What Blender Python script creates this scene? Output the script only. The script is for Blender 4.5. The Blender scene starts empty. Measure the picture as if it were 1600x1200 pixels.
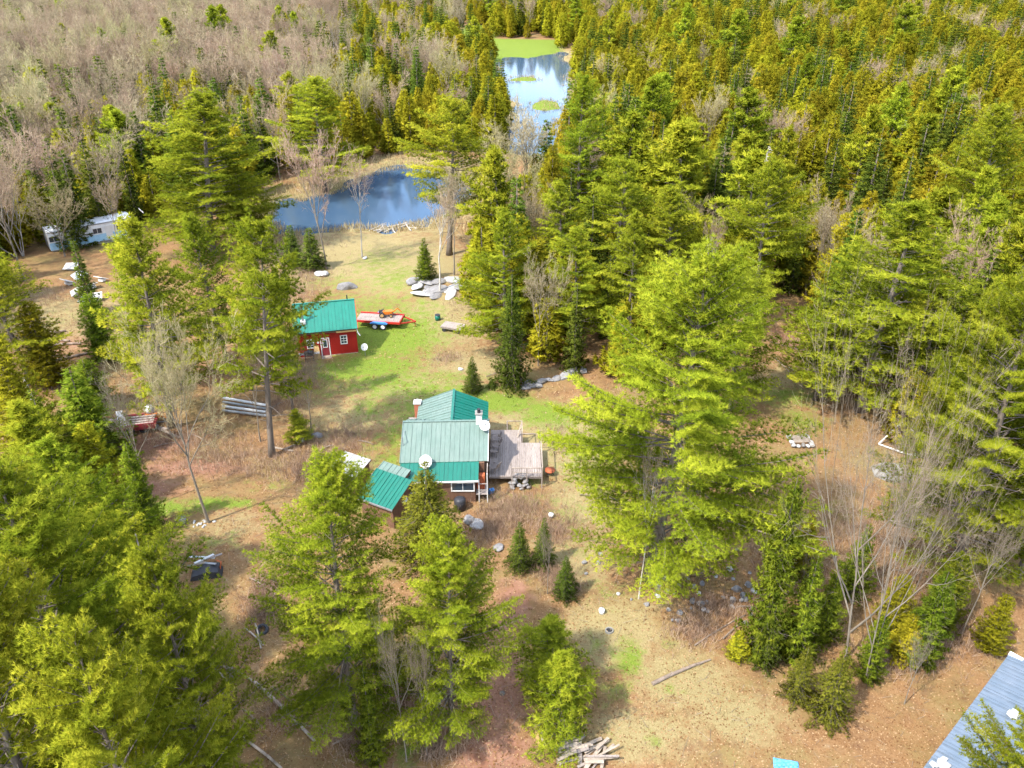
import bpy, math, random
import numpy as np
from mathutils import Vector, Matrix

# ------------------------------------------------------------------ camera, world, sun, exposure
scene = bpy.context.scene
col = scene.collection
CAM_H, PITCH, FPX = 40.0, math.radians(30.0), 1295.0     # drone height, tilt below the horizon, focal length for 1600 px
cam_d = bpy.data.cameras.new('camera')
cam_d.sensor_width = 36.0
cam_d.lens = 36.0 * FPX / 1600.0
cam_d.clip_start = 0.5
cam_d.clip_end = 20000.0
cam = bpy.data.objects.new('camera', cam_d)
cam.location = (0, 0, CAM_H)
cam.rotation_euler = (math.pi / 2 - PITCH, 0, 0)
col.objects.link(cam)
scene.camera = cam

SUN_EL = math.radians(53)
SUN_AZ = math.atan2(-0.76, -0.58)                         # x, y of the direction towards the sun: left, a little behind the camera
sdir = Vector((math.sin(SUN_AZ) * math.cos(SUN_EL), math.cos(SUN_AZ) * math.cos(SUN_EL), math.sin(SUN_EL)))
world = bpy.data.worlds.new('World')
scene.world = world
world.use_nodes = True
wn, wl = world.node_tree.nodes, world.node_tree.links
wn.clear()
w_out = wn.new('ShaderNodeOutputWorld')
w_bg = wn.new('ShaderNodeBackground')
w_sky = wn.new('ShaderNodeTexSky')
w_sky.sky_type = 'NISHITA'
w_sky.sun_disc = False
w_sky.sun_elevation = SUN_EL
w_sky.sun_rotation = SUN_AZ
w_sky.air_density = 1.0
w_sky.dust_density = 0.6
w_sky.ozone_density = 1.5
w_tc = wn.new('ShaderNodeTexCoord')
w_no = wn.new('ShaderNodeTexNoise')
w_no.inputs['Scale'].default_value = 3.2
w_no.inputs['Detail'].default_value = 6
w_rp = wn.new('ShaderNodeValToRGB')
w_rp.color_ramp.elements[0].position = 0.46
w_rp.color_ramp.elements[0].color = (0, 0, 0, 1)
w_rp.color_ramp.elements[1].position = 0.68
w_rp.color_ramp.elements[1].color = (0.75, 0.75, 0.75, 1)
w_mx = wn.new('ShaderNodeMix')
w_mx.data_type = 'RGBA'
w_mx.inputs[7].default_value = (11.0, 11.2, 11.6, 1)          # sunlit fair-weather cloud
wl.new(w_tc.outputs['Generated'], w_no.inputs['Vector'])
wl.new(w_no.outputs['Fac'], w_rp.inputs['Fac'])
wl.new(w_rp.outputs['Color'], w_mx.inputs[0])
wl.new(w_sky.outputs['Color'], w_mx.inputs[6])
wl.new(w_mx.outputs[2], w_bg.inputs['Color'])
w_bg.inputs['Strength'].default_value = 0.15
wl.new(w_bg.outputs['Background'], w_out.inputs['Surface'])

sun_d = bpy.data.lights.new('sun', 'SUN')
sun_d.energy = 2.3
sun_d.angle = math.radians(1.5)
sun_d.color = (1.0, 0.94, 0.84)
sun = bpy.data.objects.new('sun', sun_d)
sun.rotation_euler = sdir.to_track_quat('Z', 'Y').to_euler()
sun.location = (-60, -20, 90)
col.objects.link(sun)

scene.view_settings.view_transform = 'Standard'
scene.view_settings.look = 'None'
scene.view_settings.gamma = 1.0
scene.view_settings.exposure = 1.92
scene.view_settings.use_curve_mapping = False
scene.cycles.adaptive_threshold = 0.02
scene.cycles.max_bounces = 4
scene.cycles.diffuse_bounces = 2
scene.cycles.transmission_bounces = 4
scene.cycles.transparent_max_bounces = 4

# ------------------------------------------------------------------ small helpers
def ray(px, py):
    u, v = (px - 800) / FPX, (600 - py) / FPX
    return u, math.cos(PITCH) + v * math.sin(PITCH), -math.sin(PITCH) + v * math.cos(PITCH)

def at(px, py, z=0.0):
    d = ray(px, py)
    k = (z - CAM_H) / d[2]
    return Vector((d[0] * k, d[1] * k, z))

def tag(o, label=None, cat=None, group=None, kind=None):
    if label: o['label'] = label
    if cat: o['category'] = cat
    if group: o['group'] = group
    if kind: o['kind'] = kind
    return o

def empty(name, loc, rz=0.0):
    o = bpy.data.objects.new(name, None)
    o.location = loc
    o.rotation_euler = (0, 0, rz)
    o.empty_display_size = 0.3
    col.objects.link(o)
    return o

def link_mesh(name, me, mat=None, parent=None, loc=None):
    o = bpy.data.objects.new(name, me)
    if mat is not None and len(me.materials) == 0:
        me.materials.append(mat)
    if parent is not None: o.parent = parent
    if loc is not None: o.location = loc
    col.objects.link(o)
    return o

def copy_tree(o, parent=None):
    c = o.copy()
    col.objects.link(c)
    if parent is not None: c.parent = parent
    for ch in list(o.children):
        copy_tree(ch, c)
    return c

def tri_mesh(name, V, tint=None, normals=None):
    """V: (n,3,3) loose triangles."""
    n = len(V)
    V = np.array(V, dtype=float)
    if normals is not None:                                  # wind every blade so that its face agrees with its shading normal
        gn = np.cross(V[:, 1] - V[:, 0], V[:, 2] - V[:, 0])
        fl = (gn * normals[:, 0]).sum(-1) < 0
        V[fl] = V[fl][:, [1, 0, 2]]
    me = bpy.data.meshes.new(name)
    me.vertices.add(n * 3)
    me.vertices.foreach_set('co', np.ascontiguousarray(V, dtype=np.float32).ravel())
    me.loops.add(n * 3)
    me.loops.foreach_set('vertex_index', np.arange(n * 3, dtype=np.int32))
    me.polygons.add(n)
    me.polygons.foreach_set('loop_start', np.arange(0, n * 3, 3, dtype=np.int32))
    if tint is not None:
        a = me.attributes.new('tint', 'FLOAT', 'POINT')
        a.data.foreach_set('value', np.repeat(np.asarray(tint, dtype=np.float32), 3) if len(tint) == n else np.asarray(tint, dtype=np.float32))
    me.update(calc_edges=True)
    if normals is not None:
        me.polygons.foreach_set('use_smooth', np.ones(n, dtype=bool))
        me.normals_split_custom_set_from_vertices(normals.reshape(-1, 3).tolist())
    return me

def grid_mesh(name, V, F):
    me = bpy.data.meshes.new(name)
    me.from_pydata(V, [], F)
    me.update()
    return me

class MB:
    """collects simple solids into one mesh"""
    def __init__(s):
        s.v, s.f = [], []
    def add(s, vs, fs):
        b = len(s.v)
        s.v += [tuple(v) for v in vs]
        s.f += [tuple(i + b for i in f) for f in fs]
        return s
    def box(s, x0, x1, y0, y1, z0, z1):
        return s.add([(x0, y0, z0), (x1, y0, z0), (x1, y1, z0), (x0, y1, z0), (x0, y0, z1), (x1, y0, z1), (x1, y1, z1), (x0, y1, z1)],
                     [(0, 3, 2, 1), (4, 5, 6, 7), (0, 1, 5, 4), (1, 2, 6, 5), (2, 3, 7, 6), (3, 0, 4, 7)])
    def bar(s, a, b, w, h=None):
        """square bar from a to b"""
        h = h or w
        a, b = Vector(a), Vector(b)
        d = (b - a).normalized()
        sd = d.cross(Vector((0, 0, 1)))
        sd = sd.normalized() if sd.length > 1e-4 else Vector((1, 0, 0))
        up = sd.cross(d)
        vs = []
        for p in (a, b):
            for i, j in ((-1, -1), (1, -1), (1, 1), (-1, 1)):
                vs.append(p + sd * (i * w / 2) + up * (j * h / 2))
        return s.add(vs, [(3, 2, 1, 0), (4, 5, 6, 7), (0, 1, 5, 4), (1, 2, 6, 5), (2, 3, 7, 6), (3, 0, 4, 7)])
    def tube(s, pts, rad, n=6, cap=True):
        pts = [Vector(p) for p in pts]
        b = len(s.v)
        ref = Vector((0.31, 0.17, 0.93))
        for i, p in enumerate(pts):
            d = (pts[min(i + 1, len(pts) - 1)] - pts[max(i - 1, 0)]).normalized()
            r = Vector((1, 0, 0)) if abs(d.z) > 0.9 else Vector((0, 0, 1))
            x = d.cross(r).normalized()
            y = d.cross(x)
            for k in range(n):
                t = 2 * math.pi * k / n
                s.v.append(tuple(p + (x * math.cos(t) + y * math.sin(t)) * rad[i]))
        for i in range(len(pts) - 1):
            for k in range(n):
                s.f.append((b + i * n + k, b + i * n + (k + 1) % n, b + (i + 1) * n + (k + 1) % n, b + (i + 1) * n + k))
        if cap:
            s.f.append(tuple(b + k for k in range(n - 1, -1, -1)))
            s.f.append(tuple(b + (len(pts) - 1) * n + k for k in range(n)))
        return s
    def slab(s, P, t):
        """quad P (4 points, counter-clockwise from above) thickened downwards by t"""
        P = [Vector(p) for p in P]
        nrm = (P[1] - P[0]).cross(P[2] - P[0]).normalized()
        return s.add(P + [p - nrm * t for p in P], [(0, 1, 2, 3), (7, 6, 5, 4), (0, 4, 5, 1), (1, 5, 6, 2), (2, 6, 7, 3), (3, 7, 4, 0)])
    def prism(s, poly, axis, a, b):
        """2-D polygon extruded along x ('x': poly is y,z) or y ('y': poly is x,z) or z"""
        n = len(poly)
        def mk(t, p):
            return (t, p[0], p[1]) if axis == 'x' else ((p[0], t, p[1]) if axis == 'y' else (p[0], p[1], t))
        vs = [mk(a, p) for p in poly] + [mk(b, p) for p in poly]
        fs = [tuple(range(n)), tuple(range(2 * n - 1, n - 1, -1))]
        fs += [(i, i + n, (i + 1) % n + n, (i + 1) % n) for i in range(n)]
        return s.add(vs, fs)
    def build(s, name, mat, parent=None, smooth=False, loc=None):
        me = bpy.data.meshes.new(name)
        me.from_pydata(s.v, [], s.f)
        if smooth:
            me.polygons.foreach_set('use_smooth', np.ones(len(me.polygons), dtype=bool))
        me.update()
        return link_mesh(name, me, mat, parent, loc)

# ------------------------------------------------------------------ materials
def new_mat(name):
    m = bpy.data.materials.new(name)
    m.use_nodes = True
    nt = m.node_tree
    nt.nodes.clear()
    out = nt.nodes.new('ShaderNodeOutputMaterial')
    return m, nt.nodes, nt.links, out

def N(nodes, t, **kw):
    n = nodes.new(t)
    for k, v in kw.items(): setattr(n, k, v)
    return n

def mixrgb(nodes, links, fac, a, b, blend='MIX'):
    m = N(nodes, 'ShaderNodeMix', data_type='RGBA', blend_type=blend)
    for sock, val in ((0, fac), (6, a), (7, b)):
        if hasattr(val, 'is_linked'): links.new(val, m.inputs[sock])
        elif isinstance(val, (int, float)): m.inputs[sock].default_value = val
        else: m.inputs[sock].default_value = (*val, 1)
    return m.outputs[2]

def noise(nodes, links, scale, detail=4, vec=None, rough=0.6):
    n = N(nodes, 'ShaderNodeTexNoise')
    n.inputs['Scale'].default_value = scale
    n.inputs['Detail'].default_value = detail
    n.inputs['Roughness'].default_value = rough
    if vec is not None: links.new(vec, n.inputs['Vector'])
    return n.outputs['Fac']

def ramp(nodes, links, fac, a, b, ca=(0, 0, 0), cb=(1, 1, 1)):
    r = N(nodes, 'ShaderNodeValToRGB')
    r.color_ramp.elements[0].position = a
    r.color_ramp.elements[1].position = b
    r.color_ramp.elements[0].color = (*ca, 1)
    r.color_ramp.elements[1].color = (*cb, 1)
    links.new(fac, r.inputs['Fac'])
    return r.outputs['Color']

def simple(name, c, rough=0.7, var=0.25, scale=3.0, metal=0.0, c2=None, stretch=None, bump=0.0, spec=0.3):
    """base colour broken up by two noises, optional second (stain) colour"""
    m, nd, lk, out = new_mat(name)
    tc = N(nd, 'ShaderNodeTexCoord')
    vec = tc.outputs['Object']
    if stretch:
        mp = N(nd, 'ShaderNodeMapping')
        mp.inputs['Scale'].default_value = stretch
        lk.new(vec, mp.inputs['Vector'])
        vec = mp.outputs['Vector']
    f1 = noise(nd, lk, scale, 6, vec, 0.7)
    lo = tuple(x * (1 - var) for x in c)
    hi = tuple(min(1, x * (1 + var)) for x in c)
    cc = ramp(nd, lk, f1, 0.3, 0.7, lo, hi)
    if c2:
        f2 = noise(nd, lk, scale * 0.35, 5, vec, 0.7)
        cc = mixrgb(nd, lk, ramp(nd, lk, f2, 0.5, 0.66), cc, c2)
    oi = N(nd, 'ShaderNodeObjectInfo')
    hs = N(nd, 'ShaderNodeHueSaturation')
    mr = N(nd, 'ShaderNodeMapRange')
    mr.inputs['To Min'].default_value = 0.88
    mr.inputs['To Max'].default_value = 1.12
    lk.new(oi.outputs['Random'], mr.inputs['Value'])
    lk.new(mr.outputs['Result'], hs.inputs['Value'])
    lk.new(cc, hs.inputs['Color'])
    p = N(nd, 'ShaderNodeBsdfPrincipled')
    lk.new(hs.outputs['Color'], p.inputs['Base Color'])
    p.inputs['Roughness'].default_value = rough
    p.inputs['Metallic'].default_value = metal
    p.inputs['Specular IOR Level'].default_value = spec
    if bump:
        b = N(nd, 'ShaderNodeBump')
        b.inputs['Strength'].default_value = bump
        b.inputs['Distance'].default_value = 0.05
        lk.new(f1, b.inputs['Height'])
        lk.new(b.outputs['Normal'], p.inputs['Normal'])
    lk.new(p.outputs['BSDF'], out.inputs['Surface'])
    return m

def foliage(name, dark, mid, light, trans=0.3, hue=0.03, val=0.25, warm=None):
    """leaf / needle material: tint attribute = position between darker old needles and fresh tips"""
    m, nd, lk, out = new_mat(name)
    at_ = N(nd, 'ShaderNodeAttribute', attribute_name='tint')
    r = N(nd, 'ShaderNodeValToRGB')
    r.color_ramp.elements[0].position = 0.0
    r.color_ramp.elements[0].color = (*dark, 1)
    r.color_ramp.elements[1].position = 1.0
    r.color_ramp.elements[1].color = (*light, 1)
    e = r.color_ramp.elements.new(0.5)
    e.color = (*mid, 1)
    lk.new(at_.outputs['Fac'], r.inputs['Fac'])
    oi = N(nd, 'ShaderNodeObjectInfo')
    hs = N(nd, 'ShaderNodeHueSaturation')
    mh = N(nd, 'ShaderNodeMapRange')
    mh.inputs['To Min'].default_value = 0.5 - hue
    mh.inputs['To Max'].default_value = 0.5 + hue
    lk.new(oi.outputs['Random'], mh.inputs['Value'])
    wn_ = N(nd, 'ShaderNodeTexWhiteNoise', noise_dimensions='1D')
    lk.new(oi.outputs['Random'], wn_.inputs['W'])
    mv = N(nd, 'ShaderNodeMapRange')
    mv.inputs['To Min'].default_value = 1 - val
    mv.inputs['To Max'].default_value = 1 + val
    lk.new(wn_.outputs['Value'], mv.inputs['Value'])
    lk.new(mh.outputs['Result'], hs.inputs['Hue'])
    lk.new(mv.outputs['Result'], hs.inputs['Value'])
    lk.new(r.outputs['Color'], hs.inputs['Color'])
    c = hs.outputs['Color']
    d = N(nd, 'ShaderNodeBsdfDiffuse')
    t = N(nd, 'ShaderNodeBsdfTranslucent')
    lk.new(c, d.inputs['Color'])
    lk.new(c, t.inputs['Color'])
    mx = N(nd, 'ShaderNodeMixShader')
    mx.inputs[0].default_value = trans
    lk.new(d.outputs[0], mx.inputs[1])
    lk.new(t.outputs[0], mx.inputs[2])
    lk.new(mx.outputs[0], out.inputs['Surface'])
    return m

M = {}
M['pine'] = foliage('pine_needles', (0.08, 0.115, 0.010), (0.225, 0.27, 0.017), (0.43, 0.435, 0.035), 0.38, 0.016, 0.18)  # dark end of the ramp also carries shade inside the crowns
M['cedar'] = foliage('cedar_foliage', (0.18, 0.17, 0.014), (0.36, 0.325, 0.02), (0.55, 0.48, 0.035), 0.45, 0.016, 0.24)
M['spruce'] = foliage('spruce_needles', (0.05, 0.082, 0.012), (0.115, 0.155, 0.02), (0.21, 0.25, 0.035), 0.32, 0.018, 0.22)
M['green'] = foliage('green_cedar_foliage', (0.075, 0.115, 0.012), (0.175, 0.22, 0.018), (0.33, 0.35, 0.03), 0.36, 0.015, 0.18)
M['neartwig'] = foliage('near_bare_twigs', (0.12, 0.095, 0.065), (0.215, 0.17, 0.12), (0.33, 0.27, 0.195), 0.1, 0.02, 0.12)
M['olive'] = foliage('olive_needles', (0.075, 0.085, 0.012), (0.17, 0.175, 0.02), (0.30, 0.28, 0.035), 0.34, 0.0, 0.0)
M['twig'] = foliage('bare_twigs', (0.21, 0.14, 0.085), (0.35, 0.26, 0.165), (0.48, 0.39, 0.255), 0.2, 0.022, 0.22)
M['bud'] = foliage('budding_twigs', (0.25, 0.20, 0.10), (0.37, 0.31, 0.16), (0.47, 0.42, 0.23), 0.15, 0.02, 0.15)
M['palebark'] = simple('pale_bark', (0.42, 0.38, 0.33), 0.8, 0.25, 2.0, c2=(0.25, 0.22, 0.2))
M['bark'] = simple('grey_brown_bark', (0.15, 0.12, 0.095), 0.9, 0.4, 2.5, stretch=(1.5, 1.5, 0.35), bump=0.4)
M['greybark'] = simple('grey_bark', (0.185, 0.155, 0.12), 0.9, 0.3, 2.5, stretch=(1.5, 1.5, 0.4))
M['grass'] = foliage('green_grass', (0.08, 0.14, 0.012), (0.16, 0.23, 0.02), (0.27, 0.32, 0.04), 0.25, 0.0, 0.0)
M['dry'] = foliage('dry_grass_blades', (0.18, 0.135, 0.055), (0.30, 0.24, 0.11), (0.42, 0.35, 0.18), 0.2, 0.0, 0.0)
M['litter'] = foliage('fallen_leaves', (0.12, 0.055, 0.025), (0.27, 0.15, 0.065), (0.40, 0.27, 0.15), 0.1, 0.0, 0.0)
M['bramble'] = foliage('bramble_canes', (0.20, 0.12, 0.085), (0.33, 0.22, 0.15), (0.45, 0.34, 0.24), 0.1, 0.0, 0.0)
M['reed'] = foliage('marsh_reeds', (0.28, 0.20, 0.10), (0.44, 0.34, 0.18), (0.56, 0.48, 0.26), 0.15, 0.0, 0.0)
M['rock'] = simple('grey_granite', (0.22, 0.21, 0.205), 0.9, 0.4, 3.0, c2=(0.13, 0.115, 0.09), bump=0.5)
M['wood_grey'] = simple('weathered_wood', (0.30, 0.25, 0.22), 0.85, 0.25, 4.0, stretch=(8, 0.7, 8), c2=(0.18, 0.145, 0.12))
M['lumber'] = simple('old_lumber', (0.32, 0.26, 0.205), 0.85, 0.3, 3.0, c2=(0.20, 0.15, 0.11))
M['log'] = simple('fallen_log', (0.24, 0.185, 0.145), 0.9, 0.35, 3.0, c2=(0.14, 0.10, 0.07))
M['birchlog'] = simple('birch_log', (0.34, 0.28, 0.225), 0.85, 0.25, 4.0, c2=(0.17, 0.12, 0.085))
M['pale_roof'] = simple('white_trailer_paint', (0.66, 0.66, 0.66), 0.5, 0.12, 0.8, c2=(0.5, 0.5, 0.5))
M['white'] = simple('white_paint', (0.62, 0.61, 0.59), 0.5, 0.08, 2.0)
M['dirty_white'] = simple('dirty_white', (0.38, 0.37, 0.355), 0.6, 0.15, 1.2, c2=(0.27, 0.25, 0.225))
M['dark'] = simple('black_plastic', (0.03, 0.03, 0.035), 0.5, 0.3, 3.0)
M['steel'] = simple('grey_steel', (0.28, 0.29, 0.30), 0.45, 0.15, 3.0, metal=0.4)
M['orange'] = simple('orange_machine', (0.55, 0.15, 0.015), 0.45, 0.15, 3.0)
M['redsteel'] = simple('red_trailer_paint', (0.40, 0.03, 0.02), 0.45, 0.15, 3.0)
M['maroon'] = simple('maroon_paint', (0.22, 0.03, 0.035), 0.5, 0.2, 3.0)
M['blue'] = simple('blue_plastic', (0.06, 0.22, 0.5), 0.5, 0.15, 3.0)
M['tarp'] = simple('blue_tarp', (0.10, 0.34, 0.62), 0.45, 0.2, 2.0)
M['brick'] = simple('red_brick', (0.42, 0.14, 0.08), 0.85, 0.25, 6.0)
M['brownwood'] = simple('brown_siding', (0.15, 0.08, 0.05), 0.8, 0.3, 3.0, stretch=(6, 6, 0.6))
M['yellowwood'] = simple('new_lumber', (0.42, 0.27, 0.11), 0.7, 0.12, 3.0)
M['red_board'] = simple('red_board_siding', (0.34, 0.016, 0.010), 0.65, 0.2, 3.0, stretch=(5, 5, 0.5))
M['rust'] = simple('rusty_red', (0.38, 0.10, 0.04), 0.7, 0.2, 4.0)
M['concrete'] = simple('concrete', (0.25, 0.235, 0.21), 0.9, 0.2, 1.5, c2=(0.16, 0.14, 0.11))

def metal_roof(name, c, c2, rough=0.38):
    m, nd, lk, out = new_mat(name)
    tc = N(nd, 'ShaderNodeTexCoord')
    f = noise(nd, lk, 0.9, 5, tc.outputs['Object'], 0.65)
    mp = N(nd, 'ShaderNodeMapping')
    mp.inputs['Scale'].default_value = (6, 0.6, 0.6)
    lk.new(tc.outputs['Object'], mp.inputs['Vector'])
    f2 = noise(nd, lk, 1.5, 4, mp.outputs['Vector'])
    cc = mixrgb(nd, lk, ramp(nd, lk, f, 0.35, 0.7), c, c2)
    cc = mixrgb(nd, lk, ramp(nd, lk, f2, 0.45, 0.75, (0, 0, 0), (0.7, 0.7, 0.7)), cc, tuple(x * 0.72 + 0.012 for x in c))
    f3 = noise(nd, lk, 7.0, 6, tc.outputs['Object'], 0.8)
    cc = mixrgb(nd, lk, ramp(nd, lk, f3, 0.60, 0.70, (0, 0, 0), (0.55, 0.55, 0.55)), cc, (0.12, 0.085, 0.045))
    p = N(nd, 'ShaderNodeBsdfPrincipled')
    lk.new(cc, p.inputs['Base Color'])
    p.inputs['Roughness'].default_value = rough
    p.inputs['Specular IOR Level'].default_value = 0.5
    lk.new(p.outputs[0], out.inputs['Surface'])
    return m
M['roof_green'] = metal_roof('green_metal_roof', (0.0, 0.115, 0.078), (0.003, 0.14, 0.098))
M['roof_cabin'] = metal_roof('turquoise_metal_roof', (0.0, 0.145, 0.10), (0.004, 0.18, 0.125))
M['roof_faded_sunlit'] = metal_roof('faded_sunlit_green_metal_roof', (0.105, 0.165, 0.135), (0.145, 0.20, 0.17), 0.55)  # faded front roof; on the wing's left slope the paleness paints sun sheen
M['roof_steel'] = metal_roof('blue_grey_metal_roof', (0.12, 0.16, 0.21), (0.17, 0.205, 0.255), 0.45)

def glass_mat():
    m, nd, lk, out = new_mat('window_glass')
    p = N(nd, 'ShaderNodeBsdfPrincipled')
    p.inputs['Base Color'].default_value = (0.03, 0.045, 0.06, 1)
    p.inputs['Roughness'].default_value = 0.05
    p.inputs['Specular IOR Level'].default_value = 0.8
    lk.new(p.outputs[0], out.inputs['Surface'])
    return m
M['glass'] = glass_mat()

def water_mat():
    m, nd, lk, out = new_mat('pond_water')
    tc = N(nd, 'ShaderNodeTexCoord')
    p = N(nd, 'ShaderNodeBsdfPrincipled')
    p.inputs['Base Color'].default_value = (0.04, 0.075, 0.125, 1)
    p.inputs['Roughness'].default_value = 0.09
    p.inputs['IOR'].default_value = 1.33
    p.inputs['Specular IOR Level'].default_value = 0.5
    f = noise(nd, lk, 1.6, 4, tc.outputs['Object'])
    b = N(nd, 'ShaderNodeBump')
    b.inputs['Strength'].default_value = 0.08
    b.inputs['Distance'].default_value = 0.05
    lk.new(f, b.inputs['Height'])
    lk.new(b.outputs['Normal'], p.inputs['Normal'])
    lk.new(p.outputs[0], out.inputs['Surface'])
    return m
M['water'] = water_mat()

def ground_mat():
    m, nd, lk, out = new_mat('ground_cover')
    tc = N(nd, 'ShaderNodeTexCoord')
    vec = tc.outputs['Object']
    a = N(nd, 'ShaderNodeAttribute', attribute_name='cover')
    sp = N(nd, 'ShaderNodeSeparateColor')
    lk.new(a.outputs['Color'], sp.inputs['Color'])
    fine = noise(nd, lk, 9.0, 6, vec, 0.8)
    mid = noise(nd, lk, 1.1, 6, vec, 0.7)
    big = noise(nd, lk, 0.22, 5, vec, 0.65)
    leaf = mixrgb(nd, lk, ramp(nd, lk, fine, 0.3, 0.7), (0.125, 0.062, 0.027), (0.30, 0.172, 0.08))
    leaf = mixrgb(nd, lk, ramp(nd, lk, mid, 0.42, 0.72, (0, 0, 0), (0.75, 0.75, 0.75)), leaf, (0.275, 0.165, 0.078))
    leaf = mixrgb(nd, lk, ramp(nd, lk, big, 0.44, 0.66, (0, 0, 0), (0.6, 0.6, 0.6)), leaf, (0.19, 0.165, 0.06))
    patch = noise(nd, lk, 0.5, 6, vec, 0.72)
    leaf = mixrgb(nd, lk, ramp(nd, lk, patch, 0.52, 0.68, (0, 0, 0), (0.65, 0.65, 0.65)), leaf, (0.13, 0.075, 0.045))
    leaf = mixrgb(nd, lk, ramp(nd, lk, patch, 0.30, 0.42, (0.6, 0.6, 0.6), (0, 0, 0)), leaf, (0.28, 0.205, 0.115))
    dry = mixrgb(nd, lk, ramp(nd, lk, fine, 0.3, 0.7), (0.19, 0.145, 0.062), (0.33, 0.265, 0.13))
    grn = mixrgb(nd, lk, ramp(nd, lk, fine, 0.3, 0.7), (0.075, 0.13, 0.012), (0.21, 0.25, 0.04))
    dirt = mixrgb(nd, lk, ramp(nd, lk, mid, 0.3, 0.7), (0.19, 0.085, 0.05), (0.29, 0.16, 0.105))
    def weight(ch, k):
        """painted weight broken up by noise so that borders are ragged"""
        ad = N(nd, 'ShaderNodeMath', operation='MULTIPLY_ADD')
        lk.new(mid if k else big, ad.inputs[0])
        ad.inputs[1].default_value = 1.3
        ad.inputs[2].default_value = -0.65
        a2 = N(nd, 'ShaderNodeMath', operation='ADD')
        lk.new(ad.outputs[0], a2.inputs[0])
        lk.new(ch, a2.inputs[1])
        return ramp(nd, lk, a2.outputs[0], 0.32, 0.72)
    c = mixrgb(nd, lk, weight(sp.outputs[1], 1), leaf, dry)
    c = mixrgb(nd, lk, weight(sp.outputs[2], 1), c, dirt)
    c = mixrgb(nd, lk, weight(sp.outputs[0], 1), c, grn)
    p = N(nd, 'ShaderNodeBsdfPrincipled')
    p.inputs['Roughness'].default_value = 0.95
    p.inputs['Specular IOR Level'].default_value = 0.1
    lk.new(c, p.inputs['Base Color'])
    b = N(nd, 'ShaderNodeBump')
    b.inputs['Strength'].default_value = 0.6
    b.inputs['Distance'].default_value = 0.08
    lk.new(fine, b.inputs['Height'])
    lk.new(b.outputs['Normal'], p.inputs['Normal'])
    lk.new(p.outputs[0], out.inputs['Surface'])
    return m
M['ground'] = ground_mat()

# ------------------------------------------------------------------ terrain, water
WATER_Z = -0.35
def poly_at(pts, z=WATER_Z):
    return np.array([at(x, y, z)[:2] for x, y in pts])
POND = poly_at([(424, 330), (445, 311), (482, 316), (520, 300), (566, 274), (618, 261), (670, 266), (705, 284), (722, 308), (702, 336), (664, 353), (604, 359), (540, 351), (480, 364), (438, 360)])
RIVER = poly_at([(808, 239), (800, 222), (810, 192), (804, 166), (792, 145), (780, 122), (778, 99), (800, 91), (830, 95), (850, 88), (878, 82), (884, 100), (888, 140), (883, 160), (888, 185), (872, 215), (864, 240), (840, 247)])
ISLES = [poly_at([(788, 127), (795, 120), (835, 118), (852, 124), (835, 129)]), poly_at([(823, 171), (830, 159), (850, 154), (872, 160), (878, 170), (855, 174)]),
         poly_at([(845, 200), (866, 186), (880, 190), (870, 210), (852, 208)])]
MEADOW = poly_at([(705, 60), (735, 40), (772, 40), (770, 62), (872, 64), (874, 80), (850, 87), (790, 98), (765, 92), (720, 72)], 0)

def sdf(px, py, poly):
    """signed distance, negative inside"""
    d2 = np.full(px.shape, 1e18)
    ins = np.zeros(px.shape, bool)
    n = len(poly)
    for i in range(n):
        ax, ay = poly[i]
        bx, by = poly[(i + 1) % n]
        ex, ey = bx - ax, by - ay
        t = np.clip(((px - ax) * ex + (py - ay) * ey) / (ex * ex + ey * ey + 1e-9), 0, 1)
        d2 = np.minimum(d2, (px - ax - t * ex) ** 2 + (py - ay - t * ey) ** 2)
        c = ((ay > py) != (by > py))
        with np.errstate(divide='ignore', invalid='ignore'):
            c &= px < (bx - ax) * (py - ay) / (by - ay + 1e-12) + ax
        ins ^= c
    d = np.sqrt(d2)
    return np.where(ins, -d, d)

def water_sd(x, y):
    w = 0.9 * np.sin(x * 0.9 + y * 0.35) + 0.7 * np.sin(x * 0.37 - y * 0.8)
    w = w + 1.5 * np.sin(x * 0.21 + y * 0.13 + 1.0) + 1.1 * np.sin(x * 0.13 - y * 0.24)
    d = np.minimum(sdf(x, y, POND), sdf(x, y, RIVER)) + w * 0.55
    for s in ISLES:
        d = np.maximum(d, -(sdf(x, y, s) + 0.3 * w))
    return d

def hgt(x, y, water=True):
    x, y = np.asarray(x, float), np.asarray(y, float)
    b = 0.12 + 0.18 * np.sin(0.07 * x + 0.5) * np.cos(0.06 * y) + 0.07 * np.sin(0.23 * x + 0.15 * y + 1)
    b = b + 0.55 * np.exp(-(((x + 5.6) / 5.5) ** 2 + ((y - 55.0) / 5) ** 2))
    b = b + 0.7 * np.exp(-(((x - 11.5) / 5) ** 2 + ((y - 40) / 3) ** 2)) + 0.9 * np.exp(-(((x + 9) / 6) ** 2 + ((y - 93) / 4) ** 2))
    if water:
        d = water_sd(x, y)
        t = np.clip(d / 5, 0, 1)
        t = t * t * (3 - 2 * t)
        b = np.where(d > 0, -0.42 * (1 - t) + b * t, -0.42 - 0.4 * np.clip(-d / 2, 0, 1))
    return b

HS = 0.93
def HM(x, y, z=0.0):
    """house plan metres to world"""
    return Vector((-5.2 + HS * (x + 5.65), 53.16 + HS * (y - 46.5), HS * z))

def G(px, py, dz=0.0):
    """point on the terrain seen at a pixel"""
    z = 0.0
    for _ in range(4):
        p = at(px, py, z)
        z = float(hgt(p.x, p.y))
    return Vector((p.x, p.y, z + dz))

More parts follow.
